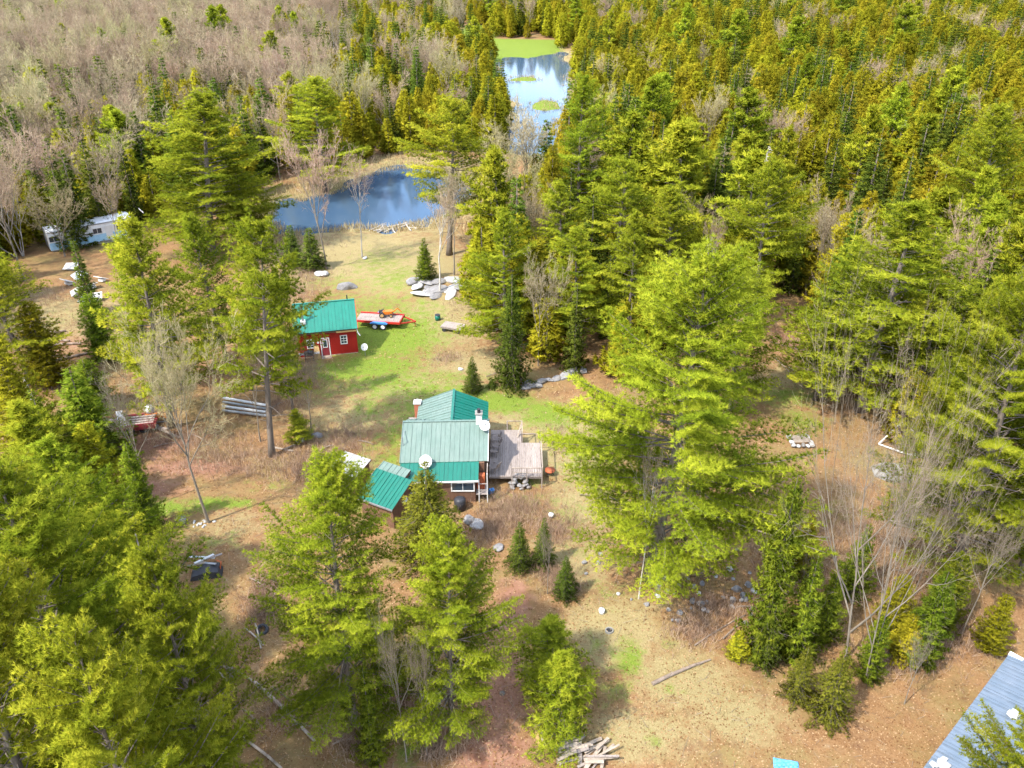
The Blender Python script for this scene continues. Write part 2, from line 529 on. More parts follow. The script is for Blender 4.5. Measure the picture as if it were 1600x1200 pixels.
# ground cover: red = green grass, green = dry grass, blue = bare dirt; otherwise leaf litter
BLOBS = [  # px, py, radius x (m), radius y (m), channel, strength
    (600, 525, 8, 8, 0, .95), (590, 410, 6, 8, 0, .5), (620, 440, 6, 8, 0, .55), (690, 615, 9, 3, 0, .7), (760, 620, 5, 3, 0, .7), (600, 600, 7, 4, 0, .7), (620, 690, 3, 5, 0, .6), (820, 780, 4, 2, 0, .4), (890, 800, 4, 3, 0, .45), (960, 930, 3, 3, 0, .4), (640, 640, 8, 5, 0, .55), (540, 470, 6, 5, 0, .5), (500, 610, 4, 4, 0, .5), (640, 500, 6, 8, 0, .6), (860, 650, 4, 3, 0, .8), (930, 690, 4, 4, 0, .45), (580, 760, 3, 3, 0, .5), (960, 1080, 2, 2, 0, .45), (690, 640, 7, 4, 0, .5), (590, 640, 4, 4, 0, .6), (640, 400, 6, 8, 0, .35), (900, 730, 3, 5, 0, .45), (600, 480, 8, 7, 0, .55), (650, 600, 8, 4, 0, .6), (520, 440, 5, 4, 0, .5), (660, 530, 4, 5, 0, .6), (590, 700, 3, 4, 0, .5), (585, 575, 6, 3.5, 0, .9), (640, 560, 5, 6, 0, .55), (530, 585, 4, 3, 0, .8), (560, 445, 9, 7, 0, .42), (630, 460, 6, 7, 0, .45), (600, 640, 4, 5, 0, .5), (610, 720, 2, 4, 0, .6),
    (790, 630, 4, 2.2, 0, 1.0), (850, 640, 3, 2, 0, .8), (890, 650, 3, 2, 0, .55), (700, 590, 6, 2, 0, .6), (930, 750, 3, 3, 0, .5), (830, 755, 1.8, 1.2, 0, .55), (870, 690, 2, 3, 0, .4), (560, 790, 2, 2, 0, .6),
    (980, 1030, 1.2, 2.2, 0, .75), (1040, 1010, .8, 1, 0, .5), (1050, 1080, 1, 1, 0, .5), (930, 1010, 1, 1.5, 0, .45), (1230, 620, 4, 3, 0, .65), (1250, 655, 4, 3, 0, .55), (1180, 600, 3, 3, 0, .35),
    (250, 800, 4, 1.4, 0, .8), (330, 790, 4, 1.2, 0, .7), (380, 790, 2, 1, 0, .7), (420, 760, 3, 1.5, 0, .45), (360, 850, 4, 2, 0, .4), (620, 1140, 1.2, 1.4, 0, .8), (640, 1180, 1.2, 1.2, 0, .7), (400, 250, 8, 14, 0, .5), (320, 860, 3, 3, 0, .4), (90, 500, 6, 6, 0, .3), (1400, 760, 3, 3, 0, .4), (1310, 800, 3, 3, 0, .4), (900, 860, 1.5, 1.5, 0, .45), (440, 870, 2, 2, 0, .45), (1020, 1160, 1.0, .8, 0, .45), (900, 1140, 1, 1, 0, .4), (950, 1150, .8, .6, 0, .4),
    (560, 400, 14, 12, 1, 1.0), (640, 420, 9, 12, 1, 1.0), (700, 500, 8, 8, 1, 1.0), (740, 570, 7, 5, 1, .8), (660, 610, 10, 5, 1, .8), (560, 650, 7, 6, 1, .7), (880, 690, 5, 7, 1, 1.0), (920, 790, 4, 4, 1, .9), (900, 880, 4, 4, 1, .8), (960, 990, 4, 3.5, 1, 1.0), (1060, 1060, 4, 3, 1, .9), (1150, 1120, 4, 2.5, 1, .8), (1000, 1150, 4, 2, 1, .9), (1240, 600, 6, 6, 1, .7), (360, 830, 4, 4, 1, .6), (400, 720, 4, 2.5, 1, .45), (470, 640, 6, 4, 1, .5), (90, 500, 12, 10, 1, .7), (560, 740, 3, 4, 1, .6), (640, 800, 4, 3, 1, .7), (800, 790, 4, 2.5, 1, .55), (450, 440, 8, 6, 1, .6), (820, 660, 6, 4, 1, .8), (1400, 730, 5, 4, 1, .5), (380, 900, 4, 4, 1, .4),
    (785, 1010, 1.3, 3.2, 2, 1.2), (775, 1090, 2.0, 2.4, 2, 1.2), (770, 1180, 2.4, 2.0, 2, 1.2), (805, 940, 1.3, 2.5, 2, 1.0), (220, 770, 4, 1.6, 2, .9), (300, 735, 5, 1.6, 2, .9), (240, 700, 5, 3, 2, .8), (360, 700, 4, 2.0, 2, .4), (130, 800, 4, 1.2, 2, .8), (1230, 530, 3, 4, 2, .7), (400, 650, 3, 3, 2, .4), (630, 555, .5, 2.5, 2, .7), (740, 515, 2, 1, 2, .3), (90, 540, 6, 3, 2, .6),
]
BL = [(at(b[0], b[1]), b[2], b[3], b[4], b[5]) for b in BLOBS]
def cover(x, y):
    out = np.zeros(x.shape + (3,))
    for c, rx, ry, ch, s in BL:
        out[..., ch] = np.maximum(out[..., ch], s * np.exp(-(((x - c.x) / rx) ** 2 + ((y - c.y) / ry) ** 2)))
    wd = water_sd(x, y)
    marsh = np.exp(-(np.maximum(wd, 0) / 7) ** 2)
    out[..., 1] = np.maximum(out[..., 1], marsh * 0.75)
    out[..., 0] = np.maximum(out[..., 0], marsh * 0.3 * (y < 160))
    md = sdf(x, y, MEADOW)
    out[..., 0] = np.maximum(out[..., 0], np.clip(-md / 6 + 0.7, 0, 1.0))
    for s in ISLES:
        out[..., 0] = np.maximum(out[..., 0], np.clip(1.0 - np.maximum(sdf(x, y, s), 0) * 0.8, 0, 1))
    return out

def spaced(parts):
    r = []
    for a, b, st in parts:
        n = max(1, int(round((b - a) / st)))
        r += [a + (b - a) * i / n for i in range(n)]
    r.append(parts[-1][1])
    return np.array(r)

def build_ground():
    xs = spaced([(-9000, -2500, 1300), (-2500, -600, 190), (-600, -140, 16), (-140, -62, 3), (-62, 62, 0.62), (62, 140, 3), (140, 600, 16), (600, 2500, 190), (2500, 9000, 1300)])
    ys = spaced([(-3000, -200, 700), (-200, 0, 20), (0, 16, 2), (16, 100, 0.62), (100, 190, 0.9), (190, 480, 2.0), (480, 900, 14), (900, 3000, 140), (3000, 12000, 1500)])
    X, Y = np.meshgrid(xs, ys)
    Z = hgt(X, Y)
    nx, ny = len(xs), len(ys)
    me = bpy.data.meshes.new('ground')
    me.vertices.add(nx * ny)
    me.vertices.foreach_set('co', np.stack([X, Y, Z], -1).astype(np.float32).ravel())
    i = (np.arange(ny - 1)[:, None] * nx + np.arange(nx - 1)[None, :]).ravel()
    Q = np.stack([i, i + 1, i + 1 + nx, i + nx], -1).astype(np.int32)
    me.loops.add(len(Q) * 4)
    me.loops.foreach_set('vertex_index', Q.ravel())
    me.polygons.add(len(Q))
    me.polygons.foreach_set('loop_start', np.arange(0, len(Q) * 4, 4, dtype=np.int32))
    me.polygons.foreach_set('use_smooth', np.ones(len(Q), dtype=bool))
    me.update(calc_edges=True)
    c = cover(X, Y).reshape(-1, 3)
    ca = me.attributes.new('cover', 'FLOAT_COLOR', 'POINT')
    ca.data.foreach_set('color', np.concatenate([c, np.ones((len(c), 1))], 1).astype(np.float32).ravel())
    tag(link_mesh('ground', me, M['ground']), kind='structure', label='yard and forest floor of leaf litter, dry grass and dirt')

build_ground()
for nm, poly, lab in (('pond', POND, 'small pond with blue sky reflections behind the yard'), ('river', RIVER, 'narrow river winding away through the cedar forest')):
    x0, y0 = poly.min(0) - 3
    x1, y1 = poly.max(0) + 3
    me = grid_mesh(nm, [(x0, y0, WATER_Z), (x1, y0, WATER_Z), (x1, y1, WATER_Z), (x0, y1, WATER_Z)], [(0, 1, 2, 3)])
    tag(link_mesh(nm, me, M['water']), kind='structure', label=lab)

# ------------------------------------------------------------------ tree generators (each returns wood mesh, crown mesh)
def unit(a):
    return a / (np.linalg.norm(a, axis=-1, keepdims=True) + 1e-9)

def blades(C, D, S, T, nb, L, W, cone, rng, up=0.35, center=None, cw=0.0):
    """every tuft (centre C, direction D, size S, tint T) becomes nb pointed blades"""
    n = len(C)
    r = rng.normal(size=(n, nb, 3))
    d = unit(unit(D)[:, None, :] + cone * unit(r))
    l = (L * S)[:, None] * rng.uniform(0.65, 1.15, (n, nb))
    sd = unit(np.cross(d, rng.normal(size=(n, nb, 3))))
    w = (W * S)[:, None] * rng.uniform(0.7, 1.2, (n, nb))
    b = C[:, None, :] + d * (l * 0.05)[..., None]
    V = np.stack([b - sd * w[..., None] / 2, b + sd * w[..., None] / 2, C[:, None, :] + d * l[..., None]], 2)
    t = np.clip(T[:, None] + rng.normal(0, 0.10, (n, nb)), 0, 1)
    nr = d * 0.55 + np.array([0, 0, up])
    if center is not None:
        nr = nr + cw * unit(C - center)[:, None, :]
    nr = unit(nr)
    NR = np.repeat(nr[:, :, None, :], 3, 2)
    return V.reshape(-1, 3, 3), t.ravel(), NR.reshape(-1, 3, 3)

def pine(seed, h=20.0, r=4.6, base=0.3, dens=1.0, nb=9, L=0.36, W=0.075, gap=0.12, lean=0.4, top_round=0.75, spacing=0.62):
    rng = np.random.default_rng(seed)
    wood = MB()
    ph = rng.uniform(0, 6.28)
    def axis(z):
        t = z / h
        return np.array([lean * math.sin(t * 2.2 + ph) - lean * math.sin(ph), lean * math.cos(t * 1.9 + ph) - lean * math.cos(ph), z])
    tr = h * 0.0145
    zs = np.linspace(-0.5, h * 0.985, 12)
    wood.tube([axis(z) for z in zs], [max(0.03, tr * (1 - 0.93 * max(0, z) / h)) * (1.35 if z < 0.3 else 1) for z in zs], 8)
    C, D, S, T = [], [], [], []
    z = h * base
    az = rng.uniform(0, 6.28)
    lump = rng.uniform(0, 6.28, 4)
    while z < h * 0.985:
        t = (z - h * base) / (h * (1 - base))
        prof = (1 - t) ** top_round * (0.72 + 0.28 * min(1, t / 0.2))
        nbr = int(rng.integers(5, 8))
        az += 0.9
        for k in range(nbr):
            if rng.random() < gap * (1.5 - t) + .05: continue
            a = az + 6.283 * k / nbr + rng.normal(0, 0.22)
            side = 1 + 0.25 * math.sin(a + lump[0] + z * 0.35) + 0.2 * math.sin(2 * a + lump[1] - z * 0.55)
            ln = max(0.35, r * 1.12 * prof * side * rng.uniform(0.5, 1.22))
            el = math.radians(rng.normal(4 + 44 * t ** 1.4, 7))
            hd = np.array([math.cos(a), math.sin(a), 0])
            sd = np.array([-math.sin(a), math.cos(a), 0])
            p0 = axis(z + rng.normal(0, 0.12))
            bend = rng.normal(0, 0.14)
            btint = rng.normal(0.0, 0.13)
            def bp(s):
                return p0 + hd * (ln * s * math.cos(el)) + sd * (bend * ln * s * s) + np.array([0, 0, ln * (math.sin(el) * s + 0.16 * s * s - 0.05 * s)])
            br = max(0.018, 0.012 + 0.0105 * ln * (1 - 0.5 * t))
            wood.tube([bp(s) for s in (0, .35, .7, .97)], [br * 1.15, br * .8, br * .5, br * .18], 4, False)
            s0 = 0.30 if ln > 2 else 0.12
            m = max(3, int(ln * (1 - s0) / 0.30))
            for j in range(m + 1):
                s = s0 + (1 - s0) * j / m
                c = bp(s)
                sub = min(1.3, 0.34 * ln) * (0.25 + 1.0 * math.sin(math.pi * min(1, (s - s0) / (1 - s0) * 0.85 + 0.15))) * rng.uniform(.6, 1.2)
                for sg in (-1, 1):
                    q = unit(hd * 0.75 + sd * sg * rng.uniform(0.55, 1.1) + np.array([0, 0, rng.uniform(0.0, 0.45)]))
                    nt = max(1, int(sub / 0.27 * dens))
                    for i in range(nt):
                        f = (i + rng.uniform(.4, 1.0)) / nt
                        C.append(c + q * sub * f + rng.normal(0, 0.05, 3))
                        D.append(q * 0.55 + np.array([0, 0, 0.75]))
                        S.append(rng.uniform(0.8, 1.2))
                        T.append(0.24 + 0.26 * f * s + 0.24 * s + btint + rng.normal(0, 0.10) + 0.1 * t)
                if rng.random() < dens:
                    C.append(c + np.array([0, 0, 0.08]))
                    D.append(hd * 0.5 + np.array([0, 0, 0.8]))
                    S.append(rng.uniform(0.85, 1.25))
                    T.append(0.36 + 0.22 * s + btint + rng.normal(0, 0.08))
        z += spacing * rng.uniform(0.75, 1.3) * (1.0 if t < 0.7 else 0.75)
    top = axis(h * 0.97)
    for i in range(10):
        C.append(top + np.array([0, 0, 0.06 * i]) + rng.normal(0, 0.1, 3)); D.append(np.array([0, 0, 1.0]) + rng.normal(0, .3, 3)); S.append(1.0); T.append(0.6)
    # dead lower limbs
    for i in range(9):
        zz = h * rng.uniform(base * 0.45, base * 1.15)
        a = rng.uniform(0, 6.28)
        l2 = rng.uniform(0.8, 2.2)
        p = axis(zz)
        wood.tube([p, p + np.array([math.cos(a) * l2 * .6, math.sin(a) * l2 * .6, .1]), p + np.array([math.cos(a) * l2, math.sin(a) * l2, -.1])], [.045, .03, .012], 3, False)
    V, t, NR = blades(np.array(C), np.array(D), np.array(S), np.array(T), nb, L, W, 0.95, rng, 0.45, np.array([0, 0, h * 0.6]), 0.35)
    return wood, V, t, NR

def cedar(seed, h=9.0, r=1.6, n=850, nb=7, L=0.50, W=0.17, tp=0.62, low=0.03):
    rng = np.random.default_rng(seed)
    wood = MB()
    wood.tube([(0, 0, -.4), (0.03, 0.02, h * .5), (0, 0, h * .93)], [h * .016, h * .011, .02], 6)
    t = rng.beta(1.15, 1.5, n)
    a = rng.uniform(0, 6.283, n)
    ph = rng.uniform(0, 6.28, 4)
    lum = 1 + 0.2 * np.sin(3 * a + 5 * t + ph[0]) + 0.17 * np.sin(2 * a - 9 * t + ph[1]) + 0.12 * np.sin(17 * t + ph[2] + a)
    R = r * np.maximum(0.05, (1 - t)) ** tp * np.minimum(1, (t + 0.10) / 0.22) * lum
    q = np.sqrt(rng.uniform(0.25, 1.0, n))
    C = np.stack([np.cos(a) * R * q, np.sin(a) * R * q, h * (low + (0.97 - low) * t)], -1)
    D = np.stack([np.cos(a), np.sin(a), np.full(n, 0.75)], -1)
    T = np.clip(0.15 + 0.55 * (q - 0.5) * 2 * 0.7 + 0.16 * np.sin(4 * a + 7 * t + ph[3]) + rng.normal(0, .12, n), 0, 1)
    S = rng.uniform(.7, 1.25, n) * (0.75 + 0.35 * (1 - t))
    V, tt, NR = blades(C, D, S, T, nb, L, W, 0.85, rng, 0.4, np.array([0, 0, h * .35]), 0.5)
    return wood, V, tt, NR

def spruce(seed, h=10.0, r=2.0, nb=7, L=0.30, W=0.085, low=0.06, spacing=0.34, sparse=1.0, rise=0.0, tp=0.92, rag=0.68):
    rng = np.random.default_rng(seed)
    wood = MB()
    wood.tube([(0, 0, -.4), (0.02, 0, h * .5), (0, 0, h * .98)], [h * .015, h * .009, .012], 6)
    C, D, S, T = [], [], [], []
    z = h * low
    az = 0
    while z < h * .99:
        t = (z - h * low) / (h * (1 - low))
        ln0 = r * (1 - t) ** tp + 0.08
        k = int(rng.integers(6, 9)) if ln0 > .4 else 4
        az += 0.7
        for j in range(k):
            a = az + 6.283 * j / k + rng.normal(0, .2)
            ln = ln0 * rng.uniform(rag, 1.12)
            hd = np.array([math.cos(a), math.sin(a), 0]); sd = np.array([-math.sin(a), math.cos(a), 0])
            bt = rng.normal(0, .12)
            m = max(2, int(ln / 0.22 * sparse))
            if ln > .9:
                wood.tube([(0, 0, z), tuple(hd * ln * .6 + np.array([0, 0, z - .16 * ln])), tuple(hd * ln * .95 + np.array([0, 0, z - .12 * ln]))], [.022, .014, .005], 3, False)
            for i in range(m):
                s = (i + rng.uniform(.3, 1)) / m
                c = hd * ln * s + np.array([0, 0, z + (rise - 0.28) * ln * s + 0.17 * ln * s * s + rng.normal(0, .05)])
                wd = 0.30 * ln * (1 - s) + .05
                for sg in ((-1, 1) if ln > .5 else (rng.choice((-1, 1)),)):
                    C.append(c + sd * sg * wd * rng.uniform(.2, 1.1))
                    D.append(hd * .9 + sd * sg * .6 + np.array([0, 0, .25]))
                    S.append(rng.uniform(.75, 1.2))
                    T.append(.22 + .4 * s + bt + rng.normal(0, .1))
        z += spacing * rng.uniform(.8, 1.25)
    V, t, NR = blades(np.array(C), np.array(D), np.array(S), np.array(T), nb, L, W, 0.75, rng, 0.35, np.array([0, 0, h * .3]), 0.4)
    return wood, V, t, NR

def bare(seed, h=13.0, spread=0.5, fork=0.35, nl=7, twigs=1.0, tw=0.03, multi=1, droop=0.0, lean=0.0):
    """leafless broad-leaved tree: trunk and limbs in wood, fine branching as ribbons in the crown"""
    rng = np.random.default_rng(seed)
    wood = MB()
    tri, tint = [], []
    def ribbon(p, q, w):
        d = q - p
        sd = np.cross(d, rng.normal(size=3))
        sd = sd / (np.linalg.norm(sd) + 1e-9) * w
        tri.append([p - sd, p + sd, q]); tint.append(rng.uniform(0.1, 0.9))
    def twig(p, d, ln, lev):
        d = unit(d)
        q = p + d * ln
        ribbon(p, q, tw * (1.0 if lev == 0 else 0.7 if lev == 1 else 0.5))
        if lev >= 2: return
        k = int(rng.integers(3, 6) * twigs) + 1
        for i in range(k):
            s = rng.uniform(0.25, 1.0)
            nd = unit(d + rng.normal(0, 0.5, 3) + np.array([0, 0, 0.12 - droop]))
            twig(p + d * ln * s, nd, ln * rng.uniform(0.35, 0.62), lev + 1)
    def limb(p, d, ln, r0, lev):
        pts, rr = [p], [r0]
        n = 4
        for i in range(n):
            d = unit(d + rng.normal(0, 0.10, 3) + np.array([0, 0, 0.09]))
            p = p + d * ln / n
            pts.append(p); rr.append(r0 * (1 - 0.78 * (i + 1) / n))
            if lev < 2:
                for _ in range(2 if lev == 0 else 1):
                    nd = unit(d + unit(rng.normal(size=3)) * 0.75 + np.array([0, 0, .1]))
                    if lev == 0 and i > 0: limb(p, nd, ln * rng.uniform(.38, .6), rr[-1] * .6, lev + 1)
                    else: twig(p, nd, ln * rng.uniform(.25, .42), 0)
            if lev >= 1:
                nd = unit(d + unit(rng.normal(size=3)) * 0.7)
                twig(p, nd, ln * rng.uniform(.28, .45), 0)
        twig(p, d, ln * 0.3, 0)
        wood.tube(pts, rr, 5 if lev == 0 else 4, False)
    for m in range(multi):
        tl = np.array([rng.normal(0, .06), rng.normal(0, .06), 1]) if multi == 1 else np.array([math.cos(m * 2.4 + seed) * .22, math.sin(m * 2.4 + seed) * .22, 1])
        tl = unit(tl + np.array([lean, 0, 0]))
        R0 = h * 0.0125 / (1 if multi == 1 else 1.35)
        zs = np.linspace(0, 0.82, 7)
        o = np.array([0, 0, -.4]) + (0 if multi == 1 else 0.25) * tl * np.array([1, 1, 0])
        w = rng.normal(0, .05, (7, 3)) * np.array([1, 1, 0]) * h * .12
        pts = [o + tl * h * s + w[i] * (s > 0) for i, s in enumerate(zs)]
        rr = [R0 * (1 - .86 * s / .82) * (1.3 if s == 0 else 1) for s in zs]
        wood.tube(pts, rr, 7, False)
        for j in range(nl):
            s = fork + (0.80 - fork) * (j + rng.uniform(0, .8)) / nl
            i = min(5, int(s / .82 * 6)); f = s / .82 * 6 - i
            p = pts[i] * (1 - f) + pts[i + 1] * f
            a = j * 2.4 + rng.normal(0, .4)
            nd = unit(np.array([math.cos(a) * spread * 1.6, math.sin(a) * spread * 1.6, 1.0]))
            limb(p, nd, h * (0.99 - s) * rng.uniform(.62, .95) / max(.6, nd[2] + .15), R0 * (1 - s) * .62 + .015, 0)
        for j in range(6):
            twig(pts[-1], unit(tl + rng.normal(0, .3, 3)), h * .16 * rng.uniform(.5, 1), 0)
    return wood, np.array(tri), np.array(tint), None

LIB = {}
TRIS = []
def lib(key, gen, mat, bark, h, r):
    wood, V, t, NR = gen
    me = bpy.data.meshes.new(key + '_wood')
    me.from_pydata(wood.v, [], wood.f)
    me.polygons.foreach_set('use_smooth', np.ones(len(me.polygons), dtype=bool))
    me.update()
    me.materials.append(M[bark])
    cm = tri_mesh(key + '_crown', V, t, NR)
    cm.materials.append(M[mat])
    LIB[key] = (me, cm, h, r)
    TRIS.append((key, len(V) + sum(len(f) - 2 for f in wood.f)))

# white pines
for k in range(4):
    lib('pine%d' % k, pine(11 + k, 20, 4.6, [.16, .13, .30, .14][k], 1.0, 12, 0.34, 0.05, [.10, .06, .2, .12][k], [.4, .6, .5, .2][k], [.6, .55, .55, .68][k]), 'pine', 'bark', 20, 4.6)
for k in range(2):   # big close pines with finer needles
    lib('bigpine%d' % k, pine(31 + k, 20, 4.8, [.13, .15][k], 1.4, 15, 0.31, 0.036, .12, .4, .58, .6), 'pine', 'bark', 20, 4.8)
for k in range(2):   # the pines right below the drone: fine needles
    lib('closepine%d' % k, pine(36 + k, 26, 6.6, .12, 1.6, 14, 0.30, 0.032, .07, .5, .55, .58), 'pine', 'bark', 26, 6.6)
lib('youngpine0', pine(41, 10, 2.6, .08, 1.3, 13, 0.34, 0.042, .04, .2, .8, .5), 'pine', 'bark', 10, 2.6)
lib('youngpine1', pine(42, 10, 2.4, .05, 1.3, 13, 0.34, 0.042, .04, .2, .65, .5), 'pine', 'bark', 10, 2.4)
for k in range(3):   # lighter meshes for the forest beyond
    lib('farpine%d' % k, pine(51 + k, 18, 3.9, .16, .6, 7, 0.60, 0.15, .12, .4, .6, .8), 'pine', 'bark', 18, 3.9)
for k in range(4):
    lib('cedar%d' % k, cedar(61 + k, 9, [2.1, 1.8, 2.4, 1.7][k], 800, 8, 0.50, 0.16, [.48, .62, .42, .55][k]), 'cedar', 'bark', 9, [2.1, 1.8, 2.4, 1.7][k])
for k in range(2):
    lib('nearcedar%d' % k, spruce(71 + k, 9, 2.0, 9, 0.27, 0.06, .0, .24, 1.5, .75, [.6, .8][k], .4), 'cedar', 'bark', 9, 2.0)
for k in range(2):
    lib('greencedar%d' % k, spruce(76 + k, 9, 2.0, 9, 0.27, 0.055, .0, .24, 1.5, .5, [.65, .85][k], .35), 'green', 'bark', 9, 2.0)
for k in range(3):
    lib('spruce%d' % k, spruce(81 + k, 11, [1.9, 2.2, 1.6][k], 6, 0.36, 0.12, .05, .45), 'spruce', 'bark', 11, [1.9, 2.2, 1.6][k])
for k in range(2):
    lib('nearspruce%d' % k, spruce(91 + k, 8, [2.3, 2.0][k], 8, 0.24, 0.055, .03, .27, 1.5), 'spruce', 'bark', 8, [2.3, 2.0][k])
lib('olivespruce0', spruce(95, 8, 2.5, 9, 0.24, 0.05, .03, .30, 1.5), 'olive', 'bark', 8, 2.5)
for k in range(4):
    lib('bare%d' % k, bare(101 + k, 13, [.42, .55, .36, .6][k], [.28, .35, .4, .25][k], 8, 1.0, .032), 'twig', 'greybark', 13, 4.2)
lib('budbare0', bare(111, 13, .45, .25, 9, 1.1, .034), 'bud', 'greybark', 13, 4.2)
lib('nearbare0', bare(121, 15, .5, .4, 9, 1.0, .014), 'neartwig', 'greybark', 15, 4.6)
lib('nearbare1', bare(122, 15, .85, .14, 9, .7, .014, 1), 'neartwig', 'greybark', 15, 5.5)
lib('nearbare2', bare(123, 15, .85, .12, 8, .7, .014, 2), 'neartwig', 'greybark', 15, 6.0)
lib('maple0', bare(125, 15, .5, .40, 12, 1.5, .021), 'bud', 'greybark', 15, 4.6)
lib('birch0', bare(131, 12, .35, .35, 6, .6, .022, 1), 'twig', 'palebark', 12, 3.0)
lib('birch1', bare(132, 12, .4, .25, 6, .6, .024, 3), 'twig', 'palebark', 12, 3.4)

PARTN = {'pine': 'pine_tree', 'bigpine': 'pine_tree', 'closepine': 'pine_tree', 'olivespruce': 'spruce_tree', 'youngpine': 'young_pine', 'farpine': 'pine_tree', 'cedar': 'cedar_tree', 'nearcedar': 'cedar_tree', 'greencedar': 'cedar_tree', 'spruce': 'spruce_tree', 'nearspruce': 'spruce_tree',
         'bare': 'bare_tree', 'budbare': 'budding_tree', 'nearbare': 'bare_tree', 'birch': 'birch_tree', 'maple': 'maple_tree'}
tree_rng = random.Random(5)
OCC = []                                                     # x, y, radius of every hand-placed tree
def tree(key, loc, h, r, label, cat=None, group=None, rz=None, name=None, lean=(0, 0)):
    wood, crown, h0, r0 = LIB[key]
    nm = name or PARTN[key.rstrip('0123456789')]
    o = empty(nm, loc, tree_rng.uniform(0, 6.28) if rz is None else rz)
    s = r / r0
    o.scale = (s, s, h / h0)
    o.rotation_mode = 'ZYX'
    if lean != (0, 0): o.rotation_euler = (lean[0], lean[1], o.rotation_euler[2])
    link_mesh('trunk', wood, None, o)
    link_mesh('crown', crown, None, o)
    tag(o, label, cat or 'tree', group)
    return o

def hero(key, top, base, halfw, label, vis=False, **kw):
    """tree from the pixel of its foot, the pixel row of its top and its crown half-width in pixels"""
    p = G(*base)
    d = ray(base[0], top)
    h = CAM_H + d[2] / d[1] * p.y - p.z
    depth = p.y * math.cos(PITCH) + (CAM_H - h * .55) * math.sin(PITCH)
    if not vis: p.x = (base[0] - 800) / FPX * depth        # foot hidden: base[0] is where the middle of the crown shows
    r = halfw * depth / FPX * (1.12 if 'pine' in key else 1.0)
    OCC.append((p.x, p.y, r))
    return tree(key, p, h, r, label, **kw)

# ---- left side
hero('closepine0', 745, (90, 1290), 190, 'huge close pine filling the bottom left corner')
hero('closepine1', 690, (-40, 1010), 140, 'tall pine at the left edge below the broken birch trunk')
hero('closepine1', 850, (290, 1330), 105, 'low soft pine at the bottom edge left of the fallen birch logs')
hero('closepine0', 800, (185, 1080), 100, 'bushy pine below the standing white boulder, left of the junk heap')
hero('youngpine0', 800, (185, 850), 50, 'young pine beside the dirt track at lower left')
hero('pine0', 340, (268, 668), 82, 'full yellow-green pine standing over the maroon trailer', lean=(0, .08), vis=True)
hero('pine3', 375, (215, 610), 45, 'darker pine close behind the pine over the maroon trailer')
hero('pine2', 348, (425, 712), 78, 'tall pine with bare forked trunk left of the red cabin', lean=(0, .07), vis=True, rz=1.0)
hero('pine1', 148, (308, 398), 100, 'broad tall pine between the long white trailer home and the pond')
hero('pine0', 250, (380, 375), 48, 'shorter pine on the pond side of the broad tall pine')
hero('pine2', 400, (15, 600), 70, 'dark pine cut by the left edge above the log clearing')
hero('nearcedar0', 520, (20, 720), 60, 'olive cedar at the left edge beside the broken birch trunk', cat='tree')
hero('greencedar1', 575, (130, 720), 70, 'loose olive cedar between the broken birch trunk and the maroon trailer')
hero('nearcedar0', 660, (150, 790), 45, 'low olive cedar at the left end of the dirt track')
hero('youngpine1', 640, (60, 830), 70, 'bright young pine at the left edge above the close pines')
hero('greencedar0', 455, (150, 560), 36, 'grey-green cedar in front of the long white trailer home')
hero('spruce2', 375, (128, 490), 20, 'dark spruce in front of the middle of the long white trailer home')
hero('bare1', 290, (172, 385), 24, 'bare larch-like tree crossing the right half of the long white trailer home')
hero('budbare0', 310, (88, 400), 34, 'budding tree with yellowish twigs over the left end of the trailer home')
hero('birch1', 285, (18, 400), 26, 'white-trunked birch at the left edge above the trailer home')
hero('maple0', 556, (327, 816), 62, 'leafless maple with a ring of white stones at its foot', lean=(0, .10), vis=True)
hero('nearbare0', 610, (236, 790), 36, 'thin leaning leafless tree beside the dirt track', vis=True, lean=(0, 0.03))
hero('nearbare0', 560, (488, 682), 26, 'small bare tree just left of the lawn below the red cabin', vis=True)
hero('youngpine1', 640, (463, 690), 22, 'light green low pine bough beside the small bare tree', name='young_pine')
hero('closepine1', 900, (30, 1480), 200, 'close pine cut by the bottom edge in the left corner')
hero('closepine0', 1000, (215, 1560), 150, 'close bright pine cut by the bottom edge, second from the left corner')
hero('pine3', 690, (110, 960), 95, 'pine rising over the close pines below the broken birch trunk')
hero('greencedar0', 560, (140, 640), 40, 'loose green cedar left of the maroon trailer')
hero('greencedar1', 610, (70, 740), 50, 'green cedar below the broken birch trunk')
hero('nearcedar0', 470, (60, 600), 45, 'olive cedar right of the dark pine at the left edge')
hero('greencedar0', 690, (215, 830), 34, 'small green cedar between the dirt track and the close pines')
hero('pine1', 335, (330, 560), 52, 'pine between the pine over the trailer and the forked pine')
hero('pine3', 360, (395, 600), 45, 'pine close behind the forked pine left of the cabin')
hero('pine0', 420, (440, 640), 30, 'light pine top just left of the cabin roof')
hero('greencedar1', 1040, (575, 1190), 34, 'green cedar under the larger front pine at the bottom edge')
# ---- around the pond
hero('pine0', 124, (498, 300), 62, 'dense round pine on the far left shore of the pond')
hero('spruce1', 355, (485, 420), 26, 'dark spruce at the near left corner of the pond')
hero('spruce0', 350, (455, 415), 22, 'small dark spruce left of the grey bare tree at the pond')
hero('bare0', 232, (511, 420), 40, 'tall grey bare tree standing before the left half of the pond', vis=True)
hero('birch0', 245, (566, 402), 24, 'slim bare birch against the left side of the blue pond', vis=True)
hero('pine2', 155, (697, 398), 70, 'tall layered pine at the right side of the pond')
hero('birch0', 305, (687, 456), 34, 'pale slim birch on the stone outcrop above the lawn', vis=True)
hero('bare2', 285, (709, 430), 34, 'grey-trunked bare tree right of the stone outcrop', vis=True)
hero('budbare0', 225, (790, 345), 45, 'pale budding tree between the pond and the river')
hero('budbare0', 270, (815, 365), 38, 'pale budding tree in front of the other, nearer the pine stand')
